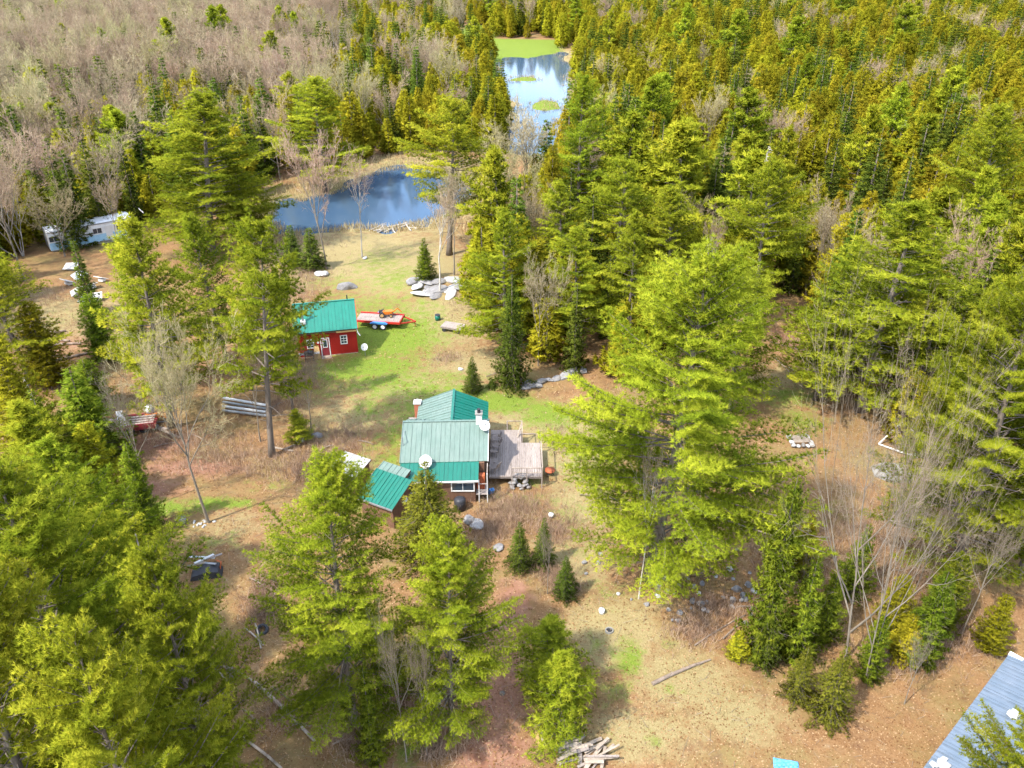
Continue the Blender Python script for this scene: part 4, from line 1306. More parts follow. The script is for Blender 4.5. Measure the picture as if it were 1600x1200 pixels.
# rocks ------------------------------------------------------------------
def rock_mesh(seed, flat=.65):
    rng = np.random.default_rng(seed)
    import bmesh
    bm = bmesh.new()
    bmesh.ops.create_icosphere(bm, subdivisions=2, radius=.5)
    dirs = unit(rng.normal(size=(9, 3))); off = rng.uniform(.28, .46, 9)
    for v in bm.verts:
        c = np.array(v.co)
        for d, o_ in zip(dirs, off):
            k = c @ d - o_
            if k > 0: c = c - d * k * .92
        c = c * (1 + rng.normal(0, .025))
        v.co = Vector((c[0], c[1], c[2] * flat))
    me = bpy.data.meshes.new('rock')
    bm.to_mesh(me)
    bm.free()
    me.materials.append(M['rock'])
    return me
ROCKS = [rock_mesh(200 + i, [.6, .75, .45, .9][i % 4]) for i in range(8)]
ROCK_PALE = []
for m0 in ROCKS[:4]:
    m1 = m0.copy()
    m1.materials.clear()
    m1.materials.append(M['dirty_white'])
    ROCK_PALE.append(m1)
rk = random.Random(14)
def rock(px, py, size, label, pale=False, group=None, name='rock', sc=None, mesh=None, sink=.12):
    p = G(px, py)
    o = bpy.data.objects.new(name, mesh or rk.choice(ROCK_PALE if pale else ROCKS))
    s = sc or (rk.uniform(.85, 1.2), rk.uniform(.7, 1.0), rk.uniform(.8, 1.2))
    o.scale = (size * s[0], size * s[1], size * s[2])
    o.location = (p.x, p.y, p.z + size * s[2] * sink)
    o.rotation_euler = (rk.uniform(-.2, .2), rk.uniform(-.2, .2), rk.uniform(0, 6.28))
    col.objects.link(o)
    return tag(o, label, 'rock', group)

# stone pier under the deck
q = HM(.55, 46.35)
pier = empty('stone_pier', (q.x, q.y, float(hgt(q.x, q.y))))
tag(pier, 'dry stone pier of dark grey stones under the deck corner', 'pier')
for i in range(34):
    o = link_mesh('stone', ROCKS[i % 8], None, pier)
    lay = i // 7
    o.location = (rk.uniform(-.62, .62) * (1.15 - .1 * lay), rk.uniform(-.35, .3) - .1 * (4 - lay), .12 + lay * .19)
    o.scale = (rk.uniform(.36, .55), rk.uniform(.34, .45), rk.uniform(.3, .42))
    o.rotation_euler = (0, 0, rk.uniform(0, 6.28))

def cabin():
    p = G(516, 555)
    o = empty('cabin', (p.x - .05, p.y, p.z), math.radians(12.4))
    o.scale = (.9, .9, .9)
    tag(o, 'red board cabin with turquoise metal roof and white windows', 'cabin')
    hw, D = 3.2, 5.4
    MB().prism([(0, -.3), (D, -.3), (D, 3.1), (D / 2, 5.15), (0, 3.1)], 'x', -hw, hw).build('wall', M['red_board'], o)
    b = MB()
    n = 30
    for i in range(n + 1):
        x = -hw + .03 + (2 * hw - .06) * i / n
        z0 = 0.0
        if -1.0 < x < .25: continue
        if -2.35 < x < -1.45 or 1.35 < x < 2.2:
            zz = (1.12, 2.22) if x < 0 else (1.25, 2.38)
            b.box(x - .022, x + .022, -.03, 0, .05, zz[0] - .12).box(x - .022, x + .022, -.03, 0, zz[1] + .1, 2.95)
        else:
            b.box(x - .022, x + .022, -.03, 0, .05, 2.95)
    tag(b.build('batten', M['red_board'], o), kind='stuff')
    b = MB()
    for i in range(20):
        y = .1 + (D - .2) * i / 19
        b.box(hw, hw + .03, y - .022, y + .022, .05, 3.0)
    tag(b.build('batten', M['red_board'], o), kind='stuff')
    s = (5.4 - 3.25) / 3.0
    metal_roof_part(o, [(-hw - .45, -.35, 3.20), (hw + .2, -.35, 3.20), (hw + .2, D / 2, 5.42), (-hw - .3, D / 2, 5.42)], 9, M['roof_cabin'], 'front_roof')
    metal_roof_part(o, [(hw + .2, D + .35, 3.20), (-hw - .3, D + .35, 3.20), (-hw - .3, D / 2 + .003, 5.41), (hw + .2, D / 2 + .003, 5.41)], 9, M['roof_cabin'], 'rear_roof')
    MB().bar((-hw - .3, D / 2, 5.45), (hw + .2, D / 2, 5.45), .24, .05).build('ridge_cap', M['roof_cabin'], o)
    MB().bar((hw + .235, -.3, 3.13), (hw + .235, D / 2, 5.30), .05, .18).build('barge_board', M['redsteel'], o)
    MB().bar((-hw, -.16, 2.96), (hw + .05, -.16, 2.96), .12, .14).build('soffit_beam', M['brownwood'], o)
    MB().bar((1.0, -.26, 2.92), (hw, -.26, 2.92), .07, .16).build('new_fascia', M['yellowwood'], o)
    MB().box(-hw, hw, -.045, -.003, -.2, .06).build('skirt_board', M['lumber'], o)
    window(o, -2.27, -1.62, 1.18, 2.1, 0, 2, 3)
    window(o, 1.45, 2.05, 1.35, 2.28, 0, 2, 3)
    # door
    m = MB().box(-.86, -.76, -.06, .02, .05, 2.25).box(.06, .16, -.06, .02, .05, 2.25).box(-.76, .06, -.06, .02, 2.15, 2.25)
    m.build('door_frame', M['white'], o)
    d = MB().box(-.757, .057, -.045, .01, .06, 2.147).build('door', M['maroon'], o)
    m = MB()
    m.box(-.62, -.54, -.075, -.046, 1.05, 2.05).box(-.16, -.08, -.075, -.046, 1.05, 2.05).box(-.54, -.16, -.075, -.046, 1.97, 2.05).box(-.54, -.16, -.075, -.046, 1.05, 1.13)
    w = m.build('door_window', M['white'], d)
    MB().box(-.54, -.16, -.062, -.05, 1.13, 1.97).build('pane', M['glass'], w)
    MB().tube([(-.66, -.05, 1.0), (-.66, -.12, 1.0)], [.035, .045], 8).build('handle', M['steel'], d)
    MB().box(-.9, .2, -.75, -.06, -.15, .02).build('doorstep', M['lumber'], o)
    # stove pipe
    ry = -.35 + (D / 2 + .35) * .36
    rz = 3.2 + 2.22 * .36
    MB().box(-2.72, -2.2, ry - .3, ry + .3, rz - .1, rz + .22).build('pipe_flashing', M['white'], o)
    pp = MB().tube([(-2.46, ry, rz + .2), (-2.46, ry, rz + 1.75)], [.11, .11], 12).build('stove_pipe', M['steel'], o, True)
    MB().tube([(-2.46, ry, rz + 1.76), (-2.46, ry, rz + 1.86), (-2.46, ry, rz + 1.95)], [.17, .17, .02], 12).build('pipe_cap', M['dark'], pp)
    MB().tube([(hw + .09, -.2, 3.05), (hw + .22, -.3, 2.55), (hw + .4, -.5, 2.35)], [.05, .05, .05], 8).build('downspout', M['white'], o)
    MB().tube([(-1.1, -.1, 1.75), (-1.1, -.05, 1.75)], [.12, .12], 10).build('lamp', M['white'], o)
    MB().tube([(2.6, D / 2 + .3, 5.1), (2.6, D / 2 + .3, 5.9)], [.07, .07], 8).build('vent_pipe', M['dark'], o)
    return o
CB = cabin()
cabR = Matrix.Rotation(math.radians(12.4), 4, 'Z')
def cab(x, y, z=0):
    return CB.location + cabR @ Vector((x * .9, y * .9, z * .9))
# things in front of the cabin
g = empty('grill', cab(-2.2, -.75, -.05), math.radians(12))
MB().tube([(-.45, 0, .85), (0, 0, .95), (.45, 0, .85)], [.2, .28, .2], 10).build('lid', M['dark'], g, True)
MB().box(-.45, .45, -.25, .25, .62, .84).build('firebox', M['dark'], g)
for sx in (-1, 1):
    MB().box(sx * .75 - .28, sx * .75 + .28, -.22, .22, .78, .82).build('side_shelf', M['steel'], g)
    for sy in (-1, 1): MB().box(sx * .4 - .03, sx * .4 + .03, sy * .2 - .03, sy * .2 + .03, 0, .615).build('leg', M['dark'], g)
tag(g, 'black barbecue grill in front of the left cabin window', 'grill')
bd = MB().slab([(-.35, -.55, 0), (.35, -.55, 0), (.22, -.06, 1.3), (-.22, -.06, 1.3)], .03).build('plywood_sheet', M['yellowwood'])
bd.location = cab(-1.35, 0, -.03); bd.rotation_euler = (0, 0, math.radians(12.4))
tag(bd, 'pale plywood sheet leaning on the cabin left of its door', 'board')
dish(tuple(G(571, 556)), .36, (-.2, -.8, .45), 'small white satellite dish on a stand right of the red cabin', 1.0)
o = MB().slab([(-.4, 0, .02), (.5, -.1, .02), (.3, .15, 1.0), (-.2, .15, .9)], .05).build('green_bin', M['roof_green'], None)
o.location = G(430, 560); tag(o, 'small green sheet standing left of the red cabin', 'sheet')

def wheel(parent, x, y, r, w, rim='white', axis='y'):
    a = [(x, y - w / 2, r), (x, y + w / 2, r)] if axis == 'y' else [(x - w / 2, y, r), (x + w / 2, y, r)]
    t = MB().tube(a, [r, r], 16).build('wheel', M['dark'], parent, False)
    b = [(x, y - w / 2 - .02, r), (x, y + w / 2 + .02, r)] if axis == 'y' else [(x - w / 2 - .02, y, r), (x + w / 2 + .02, y, r)]
    MB().tube(b, [r * .62, r * .62], 12).build('rim', M[rim], t)

def flatbed():
    a, b = G(570, 505), G(628, 509)
    d = (b - a)
    o = empty('flatbed_trailer', (a + b) / 2, math.atan2(d.y, d.x))
    L = d.length / 2 + .3
    for i in range(7):
        y = -1.0 + i * .286
        MB().box(-L - .4, L - .3, y + .01, y + .276, .72, .77).build('plank', M['wood_grey'], o)
    for sy in (-1, 1):
        MB().box(-L - .4, L - .2, sy * 1.08 - .05, sy * 1.08 + .05, .66, .90).build('side_rail', M['redsteel'], o)
    MB().box(L - .29, L - .19, -1.02, 1.02, .66, .95).build('front_rail', M['redsteel'], o)
    MB().bar((L - .25, -.9, .68), (L + 1.3, 0, .62), .1, .12).bar((L - .25, .9, .68), (L + 1.3, 0, .62), .1, .12).bar((L + 1.2, 0, .62), (L + 1.2, 0, .05), .07).build('tongue', M['redsteel'], o)
    for sy in (-1, 1):
        for dx in (-.45, .45): wheel(o, -.1 + dx, sy * 1.3, .36, .22)
        MB().prism([(-1.05, .75), (-.75, .9), (.55, .9), (.85, .75), (.85, .7), (-1.05, .7)], 'y', sy * 1.3 - .14, sy * 1.3 + .14).build('fender', M['blue'], o)
    tag(o, 'red-framed flatbed trailer with grey deck and white wheel rims beside the cabin', 'trailer')
    m = empty('orange_machine', o.location + Vector((.6, .5, .78)), o.rotation_euler[2] + .25)
    m.scale = (.85, .85, .85)
    MB().box(-.7, .5, -.3, .3, .35, .75).build('engine_hood', M['orange'], m)
    MB().box(-1.1, -.7, -.28, .28, .3, .5).build('seat_base', M['dark'], m)
    MB().box(-1.15, -.75, -.22, .22, .55, .62).box(-1.2, -1.12, -.22, .22, .55, .95).build('seat', M['dark'], m)
    for sx, r in ((-.85, .36), (.3, .24)):
        for sy in (-1, 1): wheel(m, sx, sy * .48, r, .2, 'yellowwood')
    MB().bar((.5, 0, .5), (1.2, 0, 1.05), .12).bar((1.2, 0, 1.05), (1.7, 0, .5), .1).build('boom', M['orange'], m)
    MB().tube([(-.55, 0, .75), (-.65, 0, 1.05)], [.03, .03], 6).tube([(-.7, -.2, 1.05), (-.62, .2, 1.07)], [.03, .03], 6).build('steering', M['dark'], m)
    tag(m, 'small orange tractor-like machine loaded on the red flatbed trailer', 'machine')
flatbed()

def wagon():
    p = G(708, 516)
    o = empty('wagon', p, -.35)
    for i in range(6): MB().box(-1.2, 1.2, -.75 + i * .25, -.52 + i * .25, .55, .60).build('plank', M['wood_grey'], o)
    MB().box(-1.15, 1.15, -.7, -.6, .4, .547).box(-1.15, 1.15, .6, .7, .4, .547).build('frame', M['wood_grey'], o)
    for sx in (-.8, .8):
        for sy in (-1, 1): wheel(o, sx, sy * .62, .22, .12, 'dark')
    tag(o, 'small wooden wagon with flat plank top on the lawn', 'wagon')
wagon()
o = empty('barrel', G(684, 500))
MB().tube([(0, 0, 0), (0, 0, .3), (0, 0, .6)], [.28, .32, .28], 12).build('body', M['roof_green'], o, True)
MB().tube([(0, 0, .6), (0, 0, .66)], [.3, .3], 12).build('rim', M['dark'], o)
tag(o, 'small dark green barrel behind the wooden wagon', 'barrel')

def mobile_home():
    a, b = at(82, 398, 0), at(212, 372, 0)
    d = b - a
    L = d.length / 2
    o = empty('trailer_home', (a + b) / 2, math.atan2(d.y, d.x))
    pr = [(-.0, .5), (3.0, .5), (3.0, 2.9), (2.6, 3.1), (1.5, 3.25), (.4, 3.1), (0, 2.9)]
    MB().prism(pr, 'x', -L, L).build('body', M['pale_roof'], o)
    MB().box(-L - .02, L + .02, -.03, 0, .55, 1.5).build('blue_band', M['paleblue'], o)
    MB().box(-L + .2, L - .2, .1, 2.9, 0, .49).build('skirt', M['concrete'], o)
    for x in (-5.2, -2.6, .2, 3.2):
        window(o, x, x + 1.1, 1.65, 2.35, 0, 2, 1)
    MB().box(1.75, 2.6, -.05, 0, .6, 2.5).build('door', M['white'], o)
    MB().box(-L - .04, L + .04, -.05, .15, 2.86, 2.96).build('drip_edge', M['steel'], o)
    for i in range(6):
        MB().box(-L + .9 + i * 2.3, -L + .95 + i * 2.3, .35, 2.65, 3.10, 3.27).build('roof_seam', M['white'], o)
    tag(o, 'long white and pale blue trailer home among trees at far left', 'trailer home')
M['paleblue'] = simple('pale_blue_paint', (0.34, 0.56, 0.72), 0.5, .12, 2.0)
mobile_home()
SCR = [(112, 422, .9), (125, 436, 1.1), (108, 445, .8), (140, 452, 1.2), (118, 462, .9), (150, 470, .8), (133, 478, .7), (160, 440, .6)]
for i, (x, y, s) in enumerate(SCR):
    o = MB().slab([(-s, -.5, 0), (s, -.4, .1), (s * .9, .6, .55), (-s * .8, .5, .4)], .06).box(-s * .6, s * .5, -.3, .3, -.2, .12).build('scrap_panel', M['white' if i % 2 else 'dirty_white'])
    o.location = G(x, y, .3); o.rotation_euler = (0.1, 0.05, i * 1.3)
    tag(o, 'white scrap panel lying in the junk below the trailer home', 'scrap', 'white scrap below the trailer home')
o = empty('red_sign', G(158, 345)); MB().tube([(0, 0, 0), (0, 0, 4.4)], [.06, .06], 6).build('pole', M['steel'], o)
MB().box(-.45, .45, -.04, .04, 4.0, 4.6).build('panel', M['redsteel'], o)
MB().box(-.46, .46, -.045, .045, 4.603, 4.85).build('stripe', M['white'], o)
tag(o, 'small red and white panel on a pole behind the trailer home', 'panel')

# sheds in front of the house ------------------------------------------------
def front_sheds():
    z = .2
    a = at(575, 790, 2.3)
    c = at(602, 768, 2.4)
    o = empty('green_shed', (c.x + .3, c.y, z), math.radians(-28))
    o.scale = (.92, .92, 1)
    metal_roof_part(o, [(-2.1, -1.6, 2.0), (1.4, -1.6, 2.0), (1.4, 1.3, 2.9), (-2.1, 1.3, 2.9)], 5, M['roof_green'], 'roof')
    MB().prism([(-1.3, -.3), (1.1, -.3), (1.1, 2.66), (-1.3, 1.95)], 'x', -1.9, 1.2).build('wall', M['brownwood'], o)
    MB().bar((-2.1, -1.63, 1.92), (1.4, -1.63, 1.92), .05, .14).build('fascia', M['steel'], o)
    metal_roof_part(o, [(-2.1, 1.33, 2.8), (.6, 1.33, 2.8), (.6, 2.3, 3.0), (-2.1, 2.3, 3.0)], 3, M['roof_faded_sunlit'], 'upper_roof')
    MB().box(-2.0, .5, 1.35, 2.25, -.3, 2.66).build('back_wall', M['brownwood'], o)
    tag(o, 'small shed with dark green metal roof in front of the house, left', 'shed')
    c = at(550, 731, 2.3)
    o = empty('white_shed', (c.x, c.y, z), math.radians(-28))
    o.scale = (.85, .85, 1)
    metal_roof_part(o, [(-1.6, -1.2, 2.2), (1.3, -1.2, 2.2), (1.3, 1.2, 2.6), (-1.6, 1.2, 2.6)], 3, M['dirty_white'], 'roof')
    MB().prism([(-1.05, -.3), (1.05, -.3), (1.05, 2.4), (-1.05, 2.1)], 'x', -1.45, 1.15).build('wall', M['brownwood'], o)
    MB().bar((1.5, -.2, 0), (1.9, .6, 2.0), .08).bar((2.1, -.4, 0), (2.3, .3, 1.6), .06).build('leaning_pole', M['lumber'], o)
    tag(o, 'low shed with white roof behind the small green shed', 'shed')
front_sheds()
dish(HM(-8.75, 42.0, .6), .33, (.3, -.4, .8), 'tilted white dish between the green shed and the porch roof', 1.3)

def corner_building():
    a, b = at(1443, 1200, 3.0), at(1577, 1022, 3.0)
    d = b - a
    L = d.length + 3
    o = empty('metal_roofed_building', (b.x, b.y, 0), math.atan2(d.y, d.x))
    # local x runs along the eave towards the far end; the building lies on its right (local -y)
    P = [Vector(p) for p in ((-L, 0, 3.06), (-L, -7, 4.06), (0, -7, 4.06), (0, 0, 3.06))]     # eave near, ridge near, ridge far, eave far
    n = 22
    ro = MB().slab([p - Vector((0, 0, .03)) for p in P], .02).build('roof', M['roof_steel'], o)
    for i in range(n):
        u0, u1 = i / n, (i + 1) / n - .002
        q = lambda u, v: P[0].lerp(P[3], u).lerp(P[1].lerp(P[2], u), v)
        m = MB().slab([q(u0, 0), q(u0, 1), q(u1, 1), q(u1, 0)], .02)
        up = Vector((0, 0, .03))
        m.bar(q(u0 + .006, 0) + up, q(u0 + .006, 1) + up, .07, .05).bar(q((u0 + u1) / 2, 0) + up * .7, q((u0 + u1) / 2, 1) + up * .7, .06, .04)
        m.build('roof_panel', M['roof_steel'], ro)
    MB().box(-L + .3, -.3, -6.6, -.3, -.2, 2.9).build('wall', M['brownwood'], o)
    MB().box(-.16, .10, -7.0, .02, 3.0, 3.16).build('gable_trim', M['white'], o)
    def patch(px, py, s, nm, lab, mat='dirty_white'):  # flat white scraps scattered as a blotch on the roof
        q = at(px, py, 3.30)
        q = o.matrix_basis @ (lambda l: Vector((l.x, l.y, 3.1 - l.y / 7)))(o.matrix_basis.inverted() @ q)
        w = MB()
        rr = random.Random(px)
        for i in range(9):
            a = rr.uniform(0, 6.28); q0 = rr.uniform(0, s)
            w.slab([(math.cos(a) * q0 + dx * rr.uniform(.6, 1.2), math.sin(a) * q0 + dy * rr.uniform(.6, 1.2), .05 + rr.uniform(0, .15)) for dx, dy in ((-.18, -.12), (.16, -.15), (.17, .13), (-.14, .16))], .03)
        x = w.build(nm, M[mat], o); x.location = o.matrix_basis.inverted() @ q; x['label'] = lab
    patch(1541, 1147, .42, 'roof_debris', 'white debris on the middle of the blue-grey metal roof')
    patch(1583, 1118, .30, 'small_roof_debris', 'small white debris patch on the blue-grey roof near the right edge')
    patch(1468, 1192, .40, 'roof_patch', 'white patch at the lower corner of the blue-grey roof')
    tag(o, 'building with ribbed blue-grey metal roof in the bottom right corner', 'building')
corner_building()

# ------------------------------------------------------------------ yard clutter
def plank_at(px, py, L, ang, w=.2, t=.06, z=.05, tilt=0, mat='lumber', label='', group=None, name='plank', cat='plank'):
    o = MB().box(-L / 2, L / 2, -w / 2, w / 2, -t / 2, t / 2).build(name, M[mat])
    o.location = G(px, py, z)
    o.rotation_euler = (0, tilt, ang)
    return tag(o, label, cat, group)
pr_ = random.Random(21)
for i in range(30):
    plank_at(915 + pr_.uniform(-34, 34), 1180 + pr_.uniform(-18, 20), pr_.uniform(1.0, 2.0), pr_.gauss(.55, .45), pr_.uniform(.1, .22), .05, .06 + .018 * i, pr_.uniform(-.12, .12), 'lumber' if i % 3 else 'wood_grey',
             'weathered board in the jumbled lumber pile at the bottom edge', 'boards of the lumber pile')
plank_at(838, 1140, 1.9, math.radians(96), .2, .07, .05, 0, 'yellowwood', 'long pale board lying along the driveway, left of the lumber pile')
plank_at(846, 1148, 1.8, math.radians(100), .16, .07, .05, 0, 'lumber', 'long grey board beside the pale board at the driveway')
plank_at(862, 1160, 1.6, math.radians(112), .12, .05, .05, 0, 'rust', 'thin reddish board nearest the young pine by the lumber pile')
plank_at(875, 1152, 1.8, math.radians(-14), .12, .05, .06, 0, 'lumber', 'thin board lying across the left end of the lumber pile')
# around the maroon trailer
def maroon():
    p = G(205, 672)
    o = empty('utility_trailer', p, .22)
    MB().box(-2.3, 2.2, -.9, .9, .45, .62).build('bed', M['maroon'], o)
    for sy in (-1, 1): MB().box(-2.3, 2.2, sy * .9 - .04, sy * .9 + .04, .623, 1.05).build('side_panel', M['maroon'], o)
    for i in range(4): MB().box(-2.2, 2.1, -.75 + i * .4, -.5 + i * .4, .9, .95).build('plank', M['wood_grey'], o)
    for sy in (-1, 1): wheel(o, .2, sy * 1.0, .34, .2, 'steel')
    MB().bar((2.2, 0, .5), (3.5, 0, .45), .1).build('tongue', M['dark'], o)
    tag(o, 'maroon utility trailer loaded with boards under the pines at left', 'trailer')
    w = MB().slab([(-.3, -1.1, 0), (.3, -1.1, 0), (.3, 1.1, .35), (-.3, 1.1, .35)], .05).build('white_board', M['white']); w.location = p + Vector((-.5, -.2, 1.15)); w.rotation_euler = (0, 0, .5)
    tag(w, 'white board lying across the maroon utility trailer', 'board')
    m = empty('orange_mixer', G(238, 660, .0), .3)
    MB().tube([(0, 0, 1.0), (0, .1, 1.3), (0, .25, 1.7)], [.3, .45, .25], 12).build('drum', M['white'], m, True)
    MB().box(-.4, .6, -.3, .3, .4, 1.0).build('motor_box', M['orange'], m)
    for sy in (-1, 1): wheel(m, 0, sy * .4, .28, .12, 'orange')
    MB().bar((.6, 0, .6), (1.4, 0, .2), .08).build('tow_bar', M['orange'], m)
    tag(m, 'orange machine with a white drum behind the maroon trailer', 'machine')
maroon()
def tyre(px, py, lab):
    n, k = 18, 8
    m = MB()
    vs = [((.3 + .12 * math.cos(6.283 * j / k)) * math.cos(6.283 * i / n), (.3 + .12 * math.cos(6.283 * j / k)) * math.sin(6.283 * i / n), .12 + .12 * math.sin(6.283 * j / k)) for i in range(n) for j in range(k)]
    fs = [(i * k + j, ((i + 1) % n) * k + j, ((i + 1) % n) * k + (j + 1) % k, i * k + (j + 1) % k) for i in range(n) for j in range(k)]
    o = m.add(vs, fs).build('tyre', M['dark'], None, True)
    o.location = G(px, py); o.rotation_euler = (.3, .1, 0)
    tag(o, lab, 'tyre')
tyre(226, 672, 'old black tyre lying in front of the maroon trailer')
tyre(410, 985, 'black tyre half hidden in the brush pile left of the front pine')
plank_at(262, 677, 3.2, -.55, .25, .06, .1, 0, 'lumber', 'grey plank on the ground right of the maroon trailer')
plank_at(250, 670, 1.6, -.3, .3, .06, .12, 0, 'wood_grey', 'short grey plank against the pine trunks by the maroon trailer')
rock(243, 668, .9, 'flat grey block beside the tyre at the maroon trailer')
for i in range(4):
    plank_at(384, 634 + i * 5, 4.6, -.30 + .03 * i, .22, .12, .25 + .07 * (3 - i), 0, 'steel' if i % 2 else 'white', ['white metal channel at the back of the stack left of the forked pine', 'grey metal channel second from the back of the stack', 'white metal channel second from the front of the stack', 'grey metal channel at the front of the stack left of the forked pine'][i], 'metal channels stacked by the forked pine', 'metal_channel', 'channel')
o = MB().slab([(-.35, -.3, 0), (.4, -.2, 0), (.3, .35, .15), (-.3, .3, .2)], .15).build('white_sack', M['white']); o.location = G(469, 690, .2); tag(o, 'white sack on the leaf litter right of the forked pine', 'sack')
plank_at(443, 703, 1.8, -.3, .2, .06, .08, 0, 'lumber', 'pale plank at the foot of the forked pine'); plank_at(452, 700, 1.2, .7, .15, .06, .1, 0, 'lumber', 'short board crossing the plank at the forked pine'); 
# clearing at far left with logs
for x, y, L, a, lab in ((95, 540, 4, .15, 'dark log in the little log heap of the left clearing'), (88, 533, 3, -.1, 'second dark log in the heap of the left clearing'), (102, 562, 4.5, .6, 'single pale log below the heap in the left clearing'), (78, 522, 3.2, .4, 'thin pole above the log heap in the left clearing')):
    m = MB().tube([(-L / 2, 0, 0), (0, .08, .03), (L / 2, 0, 0)], [.16, .14, .11], 8).build('log', M['log']); m.location = G(x, y, .12); m.rotation_euler = (0, 0, a); tag(m, lab, 'log')
# fallen logs, poles
def log(px0, py0, px1, py1, r0, r1, lab, mat='log', z0=.1, z1=.1, group=None, twigs=0):
    a, b = G(px0, py0, z0), G(px1, py1, z1)
    mid = (a + b) / 2 + Vector((0, .12, .04))
    m = MB()
    c = (a + b) / 2
    m.tube([a - c, (a.lerp(mid, .6)) - c, (b.lerp(mid, .6)) - c, b - c], [r0, r0 * .9, (r0 + r1) / 2, r1], 8)
    for i in range(twigs):
        p = a.lerp(b, .3 + .65 * i / twigs) - c
        m.tube([p, p + Vector((pr_.uniform(-.5, .5), pr_.uniform(-.4, .4), pr_.uniform(.1, .35)))], [.025, .008], 4)
    o = m.build('fallen_log', M[mat]); o.location = c
    tag(o, lab, 'log', group)
log(1019, 1070, 1110, 1032, .12, .045, 'bent fallen branch on the tan grass of the clearing', twigs=7)
log(1085, 1010, 1165, 962, .05, .03, 'thin dead branch pointing at the small yellow cedar', twigs=4)
log(1150, 950, 1182, 951, .06, .04, 'short dead stick beside the grey rock heap')
log(296, 1007, 356, 1066, .09, .05, 'thin birch pole lying across the bottom left clearing', 'birchlog')
log(330, 1035, 400, 1068, .10, .06, 'birch log beside the stump at lower left', 'birchlog')
log(400, 1070, 492, 1160, .12, .08, 'long birch log pointing to the bottom edge', 'birchlog', .15, .15, twigs=3)
log(372, 1150, 440, 1202, .09, .07, 'birch log cut by the bottom edge at left', 'birchlog')
log(425, 1075, 480, 1120, .06, .04, 'thin stick along the long birch log', 'log')
log(383, 985, 412, 1010, .06, .05, 'forked stick lying in the brush pile at left', 'birchlog', .2, .1)
log(400, 980, 408, 1015, .06, .05, 'second stick crossing the forked stick', 'birchlog', .3, .1)
log(215, 845, 230, 905, .05, .03, 'bare dead pole among the left pines', 'birchlog', 2.5, 1.5)
log(905, 775, 985, 790, .06, .03, 'dead limb on the ground left of the giant pine', 'log', .2, .3, twigs=5)
log(1210, 560, 1240, 590, .07, .05, 'stick in the grassy opening on the right', 'log')
for i, (x, y, dx, dy) in enumerate(((390, 905, 30, 18), (430, 905, -14, 40), (438, 915, -20, 36), (425, 950, -34, 26), (405, 940, 22, 20), (415, 1085, 40, 30), (455, 1130, 30, 8), (380, 1110, 30, 30), (520, 1165, 30, -8), (240, 700, 40, -8), (300, 680, 26, 14), (80, 555, 40, 4), (60, 545, 26, -10), (1090, 900, 36, -14), (1060, 880, -22, 16), (1130, 1000, 30, -26), (960, 770, 34, 10), (930, 745, 40, 6), (1230, 575, 24, 12), (560, 690, 24, 6), (500, 705, 20, -8), (760, 590, 20, -6))):
    log(x, y, x + dx, y + dy, .045, .02, 'thin dead branch lying on the ground litter', 'log' if i % 2 else 'birchlog', .12, .12, 'dead branches on the ground', 3)
m = MB().tube([(0, 0, -.3), (0.02, 0, .4), (0, 0, .75)], [.3, .24, .2], 10).build('stump', M['bark']); m.location = G(362, 1058); tag(m, 'dark stump between the birch logs at lower left', 'stump')
# broken standing birch trunk
p = G(74, 690)
m = MB().tube([(0, 0, -.3), (-.1, .05, 3), (-.25, .1, 6.2)], [.17, .15, .11], 8).build('birch_snag', M['palebark'], None, True); m.location = p; tag(m, 'broken white birch trunk without branches at the left', 'tree trunk')
# pale dead snags among the right-hand forest
for (bx, by, top, lab) in ((1165, 430, 232, 'leaning pale dead snag in the right stand'), (1385, 300, 190, 'white dead conifer skeleton among the green forest at right')):
    p = G(bx, by)
    d = ray(bx, top)
    h = CAM_H + d[2] / d[1] * p.y
    o = empty('dead_tree', p, .4)
    MB().tube([(0, 0, -.3), (.2, 0, h * .5), (.5, 0, h)], [.2, .13, .03], 7).build('trunk', M['palebark'], o)
    rr = random.Random(bx)
    m = MB()
    for i in range(150):
        t = rr.uniform(.3, 1) ; a = rr.uniform(0, 6.28); l = 2.2 * (1.08 - t) + .2
        q = Vector((.5 * t * t + .1, 0, h * t))
        m.tube([q, q + Vector((math.cos(a) * l * .6, math.sin(a) * l * .6, -.1 * l)), q + Vector((math.cos(a) * l, math.sin(a) * l, -.3 * l))], [.03, .022, .008], 3, False)
    m.build('dead_branches', M['palebark'], o)
    tag(o, lab, 'dead tree')
# junk heap at lower left
for i, (x, y, L, a, mt) in enumerate(((318, 880, 1.7, .1, 'white'), (325, 890, 1.6, -.3, 'steel'), (310, 893, 1.2, .5, 'lumber'), (335, 882, 1.3, .3, 'wood_grey'), (322, 886, 1.5, .9, 'white'))):
    plank_at(x, y, L, a, .16, .06, .55 + .05 * i, .15 * (-1) ** i, mt, 'board on the black junk heap left of the front pine', 'boards on the black junk heap')
o = empty('junk_heap', G(322, 898), .2)
MB().prism([(-1.0, 0), (1.1, 0), (.9, .5), (.2, .65), (-.8, .35)], 'y', -.5, .5).build('black_sheet', M['dark'], o)
MB().tube([(.95, .1, .2), (1.1, .2, .8), (.8, .3, .9)], [.05, .05, .04], 6).build('bent_pipe', M['rust'], o)
tag(o, 'heap of junk under a black sheet at lower left', 'junk heap')
